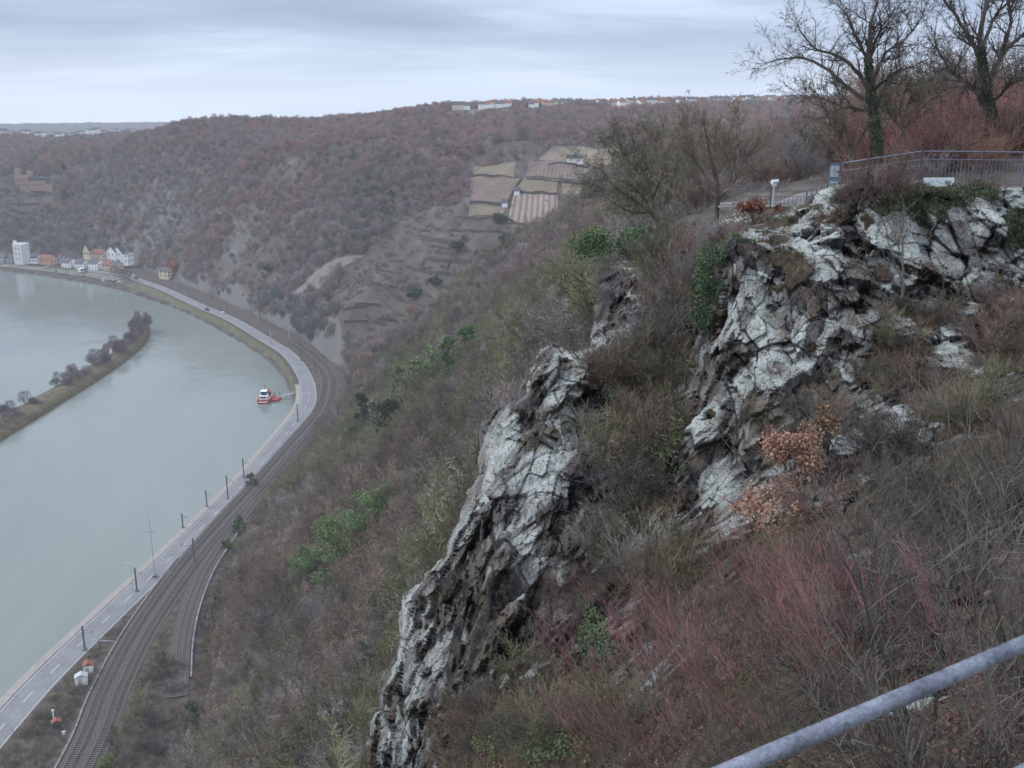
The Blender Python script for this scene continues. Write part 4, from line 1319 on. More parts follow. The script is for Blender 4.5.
def build_fields():
    A = field_mat("ploughed", (.215, .168, .125), (.145, .11, .085))
    B = field_mat("vines_red", (.27, .215, .185), (.20, .15, .13), 8, .62)
    C = field_mat("dry_grass", (.185, .152, .105), (.12, .098, .068))
    D = field_mat("vines_brown", (.185, .14, .115), (.12, .088, .075), 16, .35)
    E = field_mat("scree", (.21, .18, .165), (.13, .108, .10))
    for q, m, nm, lb in [
        ([(508, 222), (560, 227), (558, 197), (514, 193)], B, "vineyard_ground", None),
        ([(471, 204), (508, 205), (520, 180), (471, 178)], D, "vineyard_ground", None),
        ([(471, 176), (514, 178), (516, 163), (474, 168)], C, "field_ground", None),
        ([(514, 190), (556, 194), (558, 182), (524, 180)], C, "vineyard_ground", None),
        ([(526, 178), (588, 184), (590, 165), (530, 163)], D, "vineyard_ground", None),
        ([(530, 162), (618, 165), (624, 145), (552, 148)], A, "field_ground", None),
        ([(562, 196), (582, 198), (586, 187), (562, 184)], A, "field_ground", None),
        ([(468, 219), (503, 219), (506, 208), (470, 207)], C, "field_ground", None),
        ([(287, 296), (320, 292), (366, 258), (342, 258)], E, "scree_slope", None),
        ([(372, 148), (406, 138), (404, 135), (372, 145)], E, "hillside_track", None),
        ([(466, 119), (505, 112), (500, 108), (470, 110)], C, "field_ground", None),
        ([(570, 112), (640, 112), (640, 107), (572, 107)], C, "field_ground", None),
        ([(392, 125), (410, 124), (408, 120), (394, 120)], C, "field_ground", None),
    ]:
        try: drape(q, nm, m, label=lb)
        except Exception as e: print("drape", q, e)
    T = [
        [(455, 219), (480, 222), (505, 221), (520, 227)], [(470, 206), (508, 207)], [(514, 192), (560, 196)], [(505, 207), (512, 195), (522, 180)], [(526, 180), (558, 183), (588, 186)],
        [(548, 166), (590, 168)], [(470, 178), (500, 178)], [(505, 225), (545, 229), (565, 228)],
        [(436, 256), (455, 262), (470, 263), (490, 266)], [(440, 268), (452, 278), (466, 280)], [(452, 262), (446, 272)], [(425, 282), (440, 286), (455, 292)], [(420, 240), (445, 246), (462, 246)],
        [(470, 232), (495, 236), (510, 238)], [(405, 268), (420, 272), (432, 270)], [(400, 290), (418, 296), (436, 300)], [(412, 306), (430, 310), (442, 308)], [(430, 228), (452, 232), (470, 231)],
        [(380, 300), (392, 310), (404, 318)], [(365, 318), (380, 326), (398, 330)], [(0, 214), (30, 217), (70, 213)], [(20, 228), (50, 230), (85, 227)], [(40, 241), (80, 243), (110, 241)], [(60, 222), (90, 218)], [(5, 236), (30, 240)],
    ]
    for k, pts in enumerate(T):
        where = "below the striped vineyard plot" if 8 <= k < 20 else ("beside a vineyard plot" if k < 8 else "on the slope above the town")
        try: wall_line(pts, "low dark dry stone terrace wall " + where, 1.7 if k < 20 else 2.2)
        except Exception as e: print("wall", k, e)


def contour_walls():
    """old terrace walls run level along the slopes"""
    rng = random.Random(19)
    def g_(x, y):
        e = 2.0
        return np.array([hz(x + e, y) - hz(x - e, y), hz(x, y + e) - hz(x, y - e)])
    boxes = [((378, 235, 500, 318), 18, "on the open slope below the vineyards"), ((345, 285, 420, 335), 5, "low on the open slope near the railway bend"), ((0, 195, 190, 250), 20, "in the brush above the town"), ((400, 165, 470, 235), 8, "at the wooded edge left of the vineyards")]
    for (x0, y0, x1, y1), n, where in boxes:
        for _ in range(n):
            p = hit(rng.uniform(x0, x1), rng.uniform(y0, y1), 400)
            if p is None: continue
            x, y = p[0], p[1]; Q = []
            for _k in range(rng.randint(4, 9)):
                Q.append((x, y)); gr = g_(x, y); gr /= np.linalg.norm(gr) + 1e-6
                x += -gr[1] * 4.5; y += gr[0] * 4.5
            wall_from(np.array(Q), "low dark dry stone terrace wall " + where, rng.uniform(1.2, 2.2))


def wall_from(Q, label, h):
    Q = spline(Q, len(Q) * 2)
    z = height(Q[:, 0], Q[:, 1]); n = len(Q); d = np.array([0, .6])
    V = np.vstack([np.column_stack([Q - d / 2, z - .8]), np.column_stack([Q - d / 2, z + h]), np.column_stack([Q + d / 2, z + h]), np.column_stack([Q + d / 2, z - .8])])
    i = np.arange(4 * n).reshape(4, n)
    F = np.stack([i[:-1, :-1].ravel(), i[:-1, 1:].ravel(), i[1:, 1:].ravel(), i[1:, :-1].ravel()], 1)
    o = link("terrace_wall", mesh_np("terrace_wall", V, F, M['drystone']))
    tag(o, label, "terrace wall", "dry stone walls of the old vineyard terraces")


def overhead_wires():
    for d, lb in ((-2.05, "overhead wire above the railway track nearest the road"), (2.05, "overhead wire above the hill side railway track")):
        p = offset(RA, d)[::6]; p = p[p[:, 1] < 760]
        mb = MB(); mb.path([(a, b, ZR + 6.0) for a, b in p], .022, n=4)
        for q in (0,): mb.path([(a, b, ZR + 7.2 - .7 * (i % 2)) for i, (a, b) in enumerate(p)], .022, n=4)
        tag(mb.build("overhead_wire", M['pole']), lb, "overhead wire")


def build_plateau_houses():
    """the villages on the skyline"""
    rng = random.Random(5)
    spots = []
    for px in (2, 9, 22, 27, 39, 44, 55, 60, 75, 80, 91, 97, 104, 117, 124, 131): spots.append((px, 131.5, 1))
    for px in (458, 463, 482, 488, 494, 500, 506, 530, 535, 541, 548, 556, 562, 569): spots.append((px, 108.5, 2))
    for px in (602, 616, 622, 630, 641, 652, 658, 664, 680, 692, 700, 712, 719, 724, 731, 737, 744, 750, 756, 763, 770, 777, 790, 803): spots.append((px, 103.5, 3))
    n = 0
    for px, py, grp in spots:
        p = None
        for dy in (0, 1, 2, 3, 4, 6, 8):
            p = hit(px, py + dy, 700, 2600)
            if p is not None: break
        last = None
        for yy in np.arange(py + 14, py - 22, -1.0):
            q_ = hit(px, yy, 700, 2000 if grp == 1 else 1260)
            if q_ is not None: last = q_
        p = last
        if p is None: continue
        u_ = p[:2] / np.linalg.norm(p[:2]); xy = p[:2] - u_ * rng.uniform(4, 14); p = np.array([xy[0], xy[1], hz(*xy)])
        w, d, h = rng.uniform(7, 14), rng.uniform(7, 9), rng.uniform(3.4, 5.4)
        if grp == 1: w, d, h = w * 1.25, d * 1.1, h * 1.35
        wall = M[rng.choice(['white_wall', 'white_wall', 'white_wall', 'white_wall', 'cream_wall'])]
        roof = M[rng.choice(['slate_roof', 'slate_roof', 'tile_roof'])]
        gl = {1: "houses of the village on the far plateau beyond the town", 2: "houses on the hilltop above the vineyards", 3: "houses of the village on the skyline behind the bare trees"}[grp]
        lb = {1: "small pale house on the far plateau skyline beyond the town", 2: "small white house on the hilltop above the vineyards", 3: "small pale house on the skyline behind the bare trees"}[grp]
        house("village_house", lb, "house", (p[0], p[1], p[2]), w, d, h, rng.uniform(1.8, 2.8), wall, roof, R(rng.uniform(-35, 35)), parts=False, group=gl)
        n += 1
    # vineyard hut, water works
    for q, w, h, lb in [((575, 163), 10, 3, "small white hut among the upper vineyard plots"), ((517, 195), 3, 2, "tiny white hut at the corner of the striped vineyard"), ((505, 207), 3, 2.2, "tiny pale hut on the wall below the brown vineyard"), ((460, 109.5), 16, 4, "low white shed alone at the hilltop wood edge")]:
        p = hit(*q)
        if p is None: continue
        house("vineyard_hut", lb, "hut", tuple(p), w, 5, h, 1.6, M['white_wall'], M['slate_roof'], R(-5), parts=False)
# ------------------------------------------------------------------ plants
def segs_mesh(name, segs, mat, sides=3):
    """segs: rows of p0(3) p1(3) r0 r1 -> prisms"""
    A = np.array(segs, float)
    p, q, r0, r1 = A[:, :3], A[:, 3:6], A[:, 6], A[:, 7]
    d = q - p; L = np.linalg.norm(d, axis=1); d /= L[:, None] + 1e-9
    h = np.where(np.abs(d[:, 2:3]) < .8, np.array([[0, 0, 1.0]]), np.array([[1.0, 0, 0]]))
    a = np.cross(d, h); a /= np.linalg.norm(a, axis=1)[:, None] + 1e-9
    b = np.cross(d, a)
    V = []
    for c, r in ((p, r0), (q, r1)):
        for k in range(sides):
            t = 2 * PI * k / sides
            V.append(c + (a * math.cos(t) + b * math.sin(t)) * r[:, None])
    V = np.stack(V, 1).reshape(-1, 3)
    n = len(A); o = np.arange(n)[:, None] * 2 * sides
    F = np.concatenate([np.hstack([o + k, o + (k + 1) % sides, o + sides + (k + 1) % sides, o + sides + k]) for k in range(sides)])
    return mesh_np(name, V, F, mat, smooth=False)


def rv(rng): return Vector((rng.gauss(0, 1), rng.gauss(0, 1), rng.gauss(0, 1))).normalized()


def grow(out, p, d, L, r, lev, rng, prm):
    """one stem and what branches from it"""
    n = prm['n'][min(lev, len(prm['n']) - 1)]
    step = L / n
    nodes = [p.copy()]; dirs = [d.copy()]
    end = r * (.35 if lev < prm['levels'] else .5)
    for i in range(n):
        w = prm['wob'] * (1 + .3 * lev)
        d = (d + rv(rng) * w + Vector((0, 0, prm['up'][min(lev, len(prm['up']) - 1)]))).normalized()
        q = p + d * step
        r0 = r + (end - r) * i / n; r1 = r + (end - r) * (i + 1) / n
        out.append((*p, *q, max(r0, prm['rmin']), max(r1, prm['rmin'])))
        p = q; nodes.append(p.copy()); dirs.append(d.copy())
    if lev >= prm['levels']: return
    k = prm['kids'][min(lev, len(prm['kids']) - 1)]
    for j in range(k):
        t = rng.uniform(prm['from'][min(lev, len(prm['from']) - 1)], 1.0) if j else 1.0
        i = min(n, max(0, int(t * n)))
        ax = rv(rng); dd = dirs[i]
        side = (ax - dd * ax.dot(dd)).normalized()
        ang = R(rng.uniform(*prm['ang'])) * (.5 if j == 0 else 1)
        nd = (dd * math.cos(ang) + side * math.sin(ang)).normalized()
        rl = prm['rat'] * rng.uniform(.7, 1.15)
        grow(out, nodes[i], nd, L * rl, max(end * 1.0, r * .55 * (1.1 - t * .4)), lev + 1, rng, prm)


def shrub_mesh(name, seed, mat, h=1.6, stems=9, spread=40, r=.012, levels=2, kids=(6, 5, 4), lean=(0, 0, 0), n=(6, 4, 3), rat=.5, wob=.12, up=(.04, .03, .0), rmin=.0035, base=.25, ang=(20, 55)):
    rng = random.Random(seed); out = []
    prm = dict(n=n, wob=wob, up=up, rmin=rmin, levels=levels, kids=kids, ang=ang, rat=rat)
    prm['from'] = (.25, .15, .1)
    for k in range(stems):
        a = rng.uniform(0, 2 * PI); t = R(spread) * math.sqrt(rng.random())
        d = Vector((math.cos(a) * math.sin(t), math.sin(a) * math.sin(t), math.cos(t))) + Vector(lean)
        p = Vector((math.cos(a) * base * rng.random(), math.sin(a) * base * rng.random(), -.15))
        grow(out, p, d.normalized(), h * rng.uniform(.6, 1.1), r * rng.uniform(.7, 1.2), 0, rng, prm)
    return segs_mesh(name, out, mat)


def tree_segs(seed, h=8, r=.16, stems=1, spread=12, levels=4, kids=(7, 6, 5, 4), rat=.55, wob=.13, up=(.06, .05, .03, 0), rmin=.012, ang=(25, 60), fr=(.3, .3, .2, .1), n=(8, 6, 4, 3), base=.3):
    rng = random.Random(seed); out = []
    prm = dict(n=n, wob=wob, up=up, rmin=rmin, levels=levels, kids=kids, ang=ang, rat=rat); prm['from'] = fr
    for k in range(stems):
        a = 2 * PI * k / stems + rng.uniform(-.6, .6); t = R(spread) * rng.uniform(.5, 1.1)
        d = Vector((math.cos(a) * math.sin(t), math.sin(a) * math.sin(t), math.cos(t)))
        grow(out, Vector((math.cos(a) * base, math.sin(a) * base, -.6)) if stems > 1 else Vector((0, 0, -.6)), d, h * .62 * rng.uniform(.8, 1.1), r * (1 if stems == 1 else .6), 0, rng, prm)
    return out


def leaves_np(rng, C, size, flat=.0, elong=1.4):
    """random little quads at points C"""
    n = len(C)
    a = rng.normal(size=(n, 3)); a[:, 2] *= (1 - flat); a /= np.linalg.norm(a, axis=1)[:, None]
    b = rng.normal(size=(n, 3)); b -= a * (a * b).sum(1)[:, None]; b /= np.linalg.norm(b, axis=1)[:, None]
    s = size * rng.uniform(.6, 1.3, n)
    a = a * s[:, None] * elong * .5; b = b * s[:, None] * .5
    V = np.stack([C - a, C + b * .9, C + a, C - b * .9], 1).reshape(-1, 3)
    F = np.arange(4 * n).reshape(n, 4)
    return V, F


def bark(name, c, c2=None, scale=1.5, pos=True, rnd=.35, shade=0):
    m, nt, b = new_mat(name); g = NG(nt)
    f = g.noise(scale, 3)
    c2 = c2 or tuple(x * .6 for x in c)
    col = g.ramp(f, [(.35, c2), (.65, c)])
    r = g.rnd()
    v = g.math('ADD', g.math('MULTIPLY', r, rnd * 2), 1 - rnd)
    hs = g.n("ShaderNodeHueSaturation"); g.l(col, hs.inputs["Color"]); g.l(v, hs.inputs["Value"])
    g.l(g.math('ADD', g.math('MULTIPLY', g.math('FRACT', g.math('MULTIPLY', r, 7.3)), .05), .475), hs.inputs["Hue"])
    g.l(hs.outputs[0], b.inputs["Base Color"]); b.inputs["Roughness"].default_value = .9
    return m


def leafmat(name, c, c2, scale=3, rnd=.25):
    m = bark(name, c, c2, scale, rnd=rnd)
    b = [n for n in m.node_tree.nodes if n.type == 'BSDF_PRINCIPLED'][0]
    b.inputs["Roughness"].default_value = .55
    return m


def wood_mat():
    """bare crowns of the far wood: mauve grey, rusty and olive drifts across the hills"""
    m, nt, b = new_mat("far_wood"); g = NG(nt)
    n = g.noise(.0085, 5); n2 = g.noise(.05, 4); r = g.rnd()
    f = g.math('ADD', g.math('MULTIPLY', n, .8), g.math('ADD', g.math('MULTIPLY', n2, .25), g.math('MULTIPLY', r, .16)))
    c = g.ramp(g.math('SUBTRACT', f, .11), [(.25, (.13, .15, .095)), (.37, (.185, .165, .145)), (.48, (.27, .205, .21)), (.54, (.18, .165, .13)), (.62, (.30, .175, .14)), (.70, (.20, .16, .145)), (.80, (.31, .23, .19))])
    z = g.sep(g.pos())[2]
    red = g.math('MULTIPLY', g.ramp(g.math('DIVIDE', z, 150.0), [(.45, 0), (.85, 1)]), g.ramp(g.math('ADD', g.math('MULTIPLY', n2, .6), g.math('MULTIPLY', r, .4)), [(.47, 0), (.56, 1)]))
    c = g.mix(g.math('MULTIPLY', red, .75), c, (.29, .145, .11))
    grn = g.ramp(g.math('FRACT', g.math('MULTIPLY', r, 13.7)), [(.90, 0), (.93, 1)])
    c = g.mix(g.math('MULTIPLY', grn, .75), c, (.065, .085, .04))
    v = g.math('ADD', g.math('MULTIPLY', g.math('FRACT', g.math('MULTIPLY', r, 5.1)), .5), .78)
    hs = g.n("ShaderNodeHueSaturation"); g.l(c, hs.inputs["Color"]); g.l(v, hs.inputs["Value"])
    g.l(hs.outputs[0], b.inputs["Base Color"])
    return m


def gn_scatter(obj, protos, name):
    """instances of prototype meshes on the vertices of obj (a mass nobody would count)"""
    coll = bpy.data.collections.new(name + "_kinds")
    for me in protos:
        o = bpy.data.objects.new(name + "_kind", me); coll.objects.link(o)
    ng = bpy.data.node_groups.new(name, 'GeometryNodeTree')
    ng.interface.new_socket("Geometry", in_out='INPUT', socket_type='NodeSocketGeometry')
    ng.interface.new_socket("Geometry", in_out='OUTPUT', socket_type='NodeSocketGeometry')
    N = ng.nodes.new; Lk = ng.links.new
    gi = N('NodeGroupInput'); go = N('NodeGroupOutput')
    iop = N('GeometryNodeInstanceOnPoints'); ci = N('GeometryNodeCollectionInfo')
    ci.inputs['Collection'].default_value = coll; ci.inputs['Separate Children'].default_value = True; ci.inputs['Reset Children'].default_value = True
    iop.inputs['Pick Instance'].default_value = True
    Lk(gi.outputs[0], iop.inputs['Points']); Lk(ci.outputs[0], iop.inputs['Instance'])
    for nm, sock, typ in (("scl", 'Scale', 'FLOAT_VECTOR'), ("rot", 'Rotation', 'FLOAT_VECTOR'), ("kind", 'Instance Index', 'INT')):
        a = N('GeometryNodeInputNamedAttribute'); a.data_type = typ; a.inputs['Name'].default_value = nm
        Lk(a.outputs[0], iop.inputs[sock])
    Lk(iop.outputs[0], go.inputs[0])
    md = obj.modifiers.new("scatter", 'NODES'); md.node_group = ng


def points_obj(name, P, scl, rot, kind):
    me = bpy.data.meshes.new(name); me.vertices.add(len(P)); me.vertices.foreach_set("co", np.asarray(P, np.float32).ravel())
    a = me.attributes.new("scl", 'FLOAT_VECTOR', 'POINT'); a.data.foreach_set("vector", np.asarray(scl, np.float32).ravel())
    a = me.attributes.new("rot", 'FLOAT_VECTOR', 'POINT'); a.data.foreach_set("vector", np.asarray(rot, np.float32).ravel())
    a = me.attributes.new("kind", 'INT', 'POINT'); a.data.foreach_set("value", np.asarray(kind, np.int32))
    return link(name, me)


def project(P):
    x, y, z = P[:, 0], P[:, 1], P[:, 2] - CAMZ
    f = y * CP - z * SP; up = y * SP + z * CP
    return 512 + FPX * x / f, 384 - FPX * up / f, f


def far_crown(seed, mat, n=260, h=6.5, w=4.4, th=.055):
    rng = random.Random(seed); out = []
    for k in range(n):
        a = rng.uniform(0, 2 * PI); u = rng.random() ** .5; zz = rng.uniform(.28, 1)
        prof = math.sin(PI * min(1, max(.08, (1 - zz) * .85 + .12))) ** .7
        p = Vector((math.cos(a) * u * w * .5 * prof, math.sin(a) * u * w * .5 * prof, zz * h))
        d = (Vector((p.x * .5, p.y * .5, rng.uniform(.2, 1.3))) + rv(rng) * .7).normalized()
        L = rng.uniform(.5, 1.4)
        out.append((*p, *(p + d * L), th, th * .5))
    for k in range(5):
        a = rng.uniform(0, 2 * PI); q = Vector((math.cos(a) * w * .25, math.sin(a) * w * .25, h * .7))
        out.append((0, 0, -1, *q, .13, .05))
    return segs_mesh("crown", out, mat)


def build_far_wood():
    mt = wood_mat()
    protos = [far_crown(100 + k, mt, 220, 5.2 + .5 * (k % 3), 3.6 + .4 * (k % 2), .06) for k in range(6)]
    rng = np.random.default_rng(11)
    # candidate spots even over the land in view, thinning out with distance
    n = 250000
    az = rng.uniform(R(-36), R(38), n); rr = np.sqrt(rng.uniform(300 ** 2, 1750 ** 2, n))
    x, y = np.sin(az) * rr, np.cos(az) * rr
    z = height(x, y)
    d = pdist(x, y, LLINE)
    ok = (z > 5.5) & (d > 3)
    for q in FIELDS: ok &= ~inpoly(x, y, q)
    # open ground on the terraces and round the houses
    P = np.stack([x, y, z], 1)
    px, py, _ = project(P)
    terr = inpoly(x, y, TERR)
    ok &= ~(terr & (rng.random(n) < .62))
    ok &= ~(inpoly(x, y, VIN) & (rng.random(n) < .85))
    op = fbm(x / 40, y / 40, oct=3, seed=77)
    ok &= ~((op > .55) & (rng.random(n) < .75))
    ok &= (px > -60) & (px < 1090)
    # drop what cannot be seen: samples of the sight line under the land
    vis = np.ones(n, bool)
    top = z + 7 - CAMZ
    for f in (.25, .35, .45, .55, .65, .75, .83, .9, .95):
        hh = height(x * f, y * f)
        vis &= (hh - CAMZ) < top * f + 3
    ok &= vis
    # keep the houses of the skyline clear
    for o in COL.objects:
        if o.get("category") in ("house", "castle", "tower", "hut") and o.parent is None:
            a, b = o.location[0], o.location[1]
            L = math.hypot(a, b); ux, uy = a / L, b / L
            along = (x - a) * ux + (y - b) * uy; side = np.abs((x - a) * -uy + (y - b) * ux)
            rad = {"castle": 16, "tower": 10}.get(o["category"], 9)
            ok &= ~((side < rad) & (along > -(70 if b > 1000 else (30 if b > 700 else 14))) & (along < rad))
    ok &= ~((rr < 420) & (x > -95) & (px > 330) & (py > 330))
    P = P[ok]; m = len(P)
    s = (.55 + .75 * rng.random(m) ** 2.2) * np.where(terr[ok], .6, 1) * (1 + .25 * fbm(P[:, 0] / 60, P[:, 1] / 60, oct=2, seed=91))
    P[:, 2] -= .4
    o = points_obj("woodland", P, np.stack([s * rng.uniform(.9, 1.2, m), s, s * rng.uniform(.8, 1.1, m)], 1), np.stack([np.zeros(m), np.zeros(m), rng.uniform(0, 6.28, m)], 1), rng.integers(0, 6, m))
    gn_scatter(o, protos, "woodland")
    tag(o, "bare winter wood covering the far slopes and plateau", kind="stuff")
    print("far wood", m)


TERR = None; VIN = None


def poly_of(pxs):
    return np.array([hit(*p)[:2] for p in pxs])


def build_slope_wood():
    """the wood on the steep slope under the rock"""
    mats = [bark("bark_mauve", (.27, .23, .215), (.14, .12, .11), .06), bark("bark_olive", (.235, .225, .13), (.12, .115, .07), .06),
            bark("bark_grey", (0.28, 0.26, 0.235), (0.145, 0.135, 0.125), .06), bark("bark_brown", (.25, .19, .145), (.13, .10, .078), .06)]
    protos = []
    for k in range(8):
        sg = tree_segs(200 + k, h=[6, 7.5, 5, 8][k % 4], r=.11, stems=[3, 2, 4, 1][k % 4], spread=[22, 15, 30, 8][k % 4], levels=3, kids=(9, 7, 6), rat=.52, rmin=.022, wob=.16, n=(7, 5, 3, 2), fr=(.22, .2, .15))
        protos.append(segs_mesh("bare_tree", sg, mats[k % 4]))
    print("slope proto segs", len(sg))
    rng = np.random.default_rng(21)
    n = 60000
    az = rng.uniform(R(-34), R(16), n); rr = np.sqrt(rng.uniform(42 ** 2, 470 ** 2, n))
    x, y = np.sin(az) * rr, np.cos(az) * rr
    z = height(x, y); P = np.stack([x, y, z], 1)
    px, py, f = project(P)
    d = pdist(x, y, LLINE)
    ok = (z > 5.0) & (d > 2.5) & (x > -100) & ~inpoly(x, y, PIT) & (px > -40) & (px < 720) & (py < 830) & (py > 175)
    ok &= ~((x > -60) & (y > 455))
    ok &= ~((x > 6) & (y < 75))
    op = fbm(x / 14, y / 14, oct=3, seed=78)
    ok &= ~(op > .8)
    idx = np.nonzero(ok)[0]
    # keep a minimum spacing
    keep = []; grid = {}
    for i in idx:
        sp = 2.5 if rr[i] < 330 else 3.2
        c = (int(x[i] // sp), int(y[i] // sp))
        if any((c[0] + a, c[1] + b) in grid and math.hypot(x[i] - x[grid[(c[0] + a, c[1] + b)]], y[i] - y[grid[(c[0] + a, c[1] + b)]]) < sp for a in (-1, 0, 1) for b in (-1, 0, 1)): continue
        grid[c] = i; keep.append(i)
    keep = np.array(keep)
    # largest in the photo and not behind the rock: objects; the rest: one mass
    behind = inpoly(px[keep], py[keep] - 4, SIL + [(1112, 840), (352, 840)])
    key = rr[keep] + behind * 1e4
    order = keep[np.argsort(key)]
    front = [i for i in order[:170]]
    rest = [i for i in order[170:] if not (inpoly(np.array([px[i]]), np.array([py[i] - 60]), SIL + [(1112, 840), (352, 840)])[0])]
    gl = "bare trees of the wood on the steep slope under the rock"
    names = ["mauve grey bare tree in the wood on the steep slope under the rock", "olive brown bare tree in the wood on the steep slope under the rock",
             "pale grey bare tree in the wood on the steep slope under the rock", "brown bare tree in the wood on the steep slope under the rock"]
    for i in front:
        k = kind_at(x[i], y[i], rng)
        s = rng.uniform(.75, 1.25)
        o = link("bare_tree", protos[k], None, (x[i], y[i], z[i] - .3), (rng.uniform(-.08, .08), rng.uniform(-.12, .04), rng.uniform(0, 6.28)), (s, s, s * rng.uniform(.8, 1.1)))
        tag(o, names[k % 4], "tree", gl + ", " + ["mauve", "olive", "pale", "brown"][k % 4])
    for k in range(46):
        ty = rng.uniform(150, 214); tx = rng.uniform(-80, -62) if k % 3 else rng.uniform(-84, -79)
        kk = kind_at(tx, ty, rng); s_ = rng.uniform(.55, .9)
        o = link("bare_tree", protos[kk], None, (tx, ty, ZR - .2), (0, 0, rng.uniform(0, 6.28)), s_)
        tag(o, ["mauve grey", "olive brown", "pale grey", "brown"][kk % 4] + " bare tree on the flat ground beside the tracks where the branch line ends", "tree", ["mauve grey", "olive brown", "pale grey", "brown"][kk % 4] + " bare trees beside the tracks")
    m = len(rest); rest = np.array(rest)
    s = rng.uniform(.75, 1.3, m)
    kinds = np.array([kind_at(x[i], y[i], rng) for i in rest])
    o = points_obj("slope_wood", np.stack([x[rest], y[rest], z[rest] - .3], 1), np.stack([s, s, s * rng.uniform(.8, 1.1, m)], 1), np.stack([np.zeros(m), np.zeros(m), rng.uniform(0, 6.28, m)], 1), kinds)
    gn_scatter(o, protos, "slope_wood")
    tag(o, "mass of bare trees on the slope above the railway", kind="stuff")
    print("slope wood", len(front), m)
    # low scrub between them
    sp = [shrub_mesh("scrub", 300 + k, mats[k], h=2.2, stems=16, spread=60, r=.03, levels=1, kids=(7,), rmin=.020, base=.9, n=(4, 2), rat=.4) for k in range(4)]
    n = 16000
    az = rng.uniform(R(-34), R(16), n); rr = np.sqrt(rng.uniform(42 ** 2, 460 ** 2, n)); x, y = np.sin(az) * rr, np.cos(az) * rr; z = height(x, y)
    px, py, f = project(np.stack([x, y, z], 1))
    ok = (z > 4.6) & (pdist(x, y, LLINE) > .5) & (x > -100) & ~inpoly(x, y, PIT) & (px > -40) & (px < 700) & (py < 830) & ~((x > 6) & (y < 75))
    # brush on the valley floor between the lines
    x2 = rng.uniform(-112, -62, 15000); y2 = rng.uniform(100, 420, 15000)
    dA = pdist(x2, y2, RA[::4, :2]); dB = pdist(x2, y2, RB[::4, :2]); dR = pdist(x2, y2, Rd[::4, :2])
    o2 = (dA > 5.4) & (dB > 3.6) & (dR > 4.8) & (x2 > np.interp(y2, Rd[:, 1], Rd[:, 0])) & (x2 < np.interp(y2, Lt[:, 1], Lt[:, 0]) + 2)
    x3 = rng.uniform(5, 60, 9000); y3 = rng.uniform(36, 125, 9000)
    o3 = ~inpoly(x3, y3, PIT) & (pdist(x3, y3, [tuple(atY(*q)[:2]) for q in ((718, 205, 55.5), (770, 204, 55), (806, 204, 55), (845, 200, 49))]) > 3.0)
    o3 &= (y3 > np.interp(x3, CLIFF[:, 0], CLIFF[:, 1]) + 1.5) & (x3 / y3 < .62)
    x = np.concatenate([x[ok], x2[o2], x3[o3]]); y = np.concatenate([y[ok], y2[o2], y3[o3]]); z = np.concatenate([z[ok], np.full(o2.sum(), ZR), height(x3[o3], y3[o3])])
    m = len(x); s = rng.uniform(.4, 1.1, m); s[ok.sum():] *= np.where(rng.random(m - ok.sum()) < .3, .8, .45); s[ok.sum() + o2.sum():] *= .42
    o = points_obj("scrub", np.stack([x, y, z - .1], 1), np.stack([s, s, s], 1), np.stack([np.zeros(m), np.zeros(m), rng.uniform(0, 6.28, m)], 1), rng.integers(0, 4, m))
    gn_scatter(o, sp, "scrub"); tag(o, "low bare scrub between the trees and railway lines", kind="stuff")
    print("scrub", m)
    # scrub cover for the far hills too
    return protos, mats


def kind_at(x, y, rng):
    f = float(vnoise(np.array([x / 22]), np.array([y / 30]), seed=55)[0]) + rng.uniform(-.35, .35)
    c = 1 if f > .08 else (0 if f > -.18 else (2 if f > -.42 else 3))
    return c + 4 * int(rng.random() < .5)


def leafy_tree(px, py, h, w, mat, label, n=5000, leaf=.28, conical=0, y0=60):
    p = hit(px, py, y0) if not isinstance(px, np.ndarray) else px
    t = empty("evergreen_tree", tuple(p))
    rng = np.random.default_rng(int(p[0] * 13 + p[1] * 7) & 0xffff)
    # clumps spread through the crown
    K = 26; cc = []
    for k in range(K):
        zz = rng.uniform(.18, 1); a = rng.uniform(0, 6.28)
        prof = (1 - zz) ** .8 * 1.15 + .06 if conical else math.sin(PI * (zz * .85 + .08)) ** .6
        rr_ = prof * w / 2 * rng.uniform(.3, 1)
        cc.append((math.cos(a) * rr_, math.sin(a) * rr_, zz * h, rng.uniform(.10, .2) * w * (1 if not conical else .8)))
    cc = np.array(cc)
    if leaf < .4: n = int(n * 1.9); leaf *= .68
    pick = rng.integers(0, K, n)
    v = rng.normal(size=(n, 3)); v /= np.linalg.norm(v, axis=1)[:, None]
    C = cc[pick, :3] + v * cc[pick, 3:4] * rng.uniform(.45, 1.1, (n, 1)) * np.array([1, 1, .8])
    V, F = leaves_np(rng, C, leaf)
    link("crown", mesh_np("crown", V, F, mat), t)
    sg = [(0, 0, -1, 0, 0, h * .8, .2, .06)] + [(0, 0, c[2] * .6, c[0], c[1], c[2], .07, .03) for c in cc]
    link("trunk", segs_mesh("trunk", sg, BK['olive'], 6), t)
    tag(t, label, "tree")
    return t


BK = {}


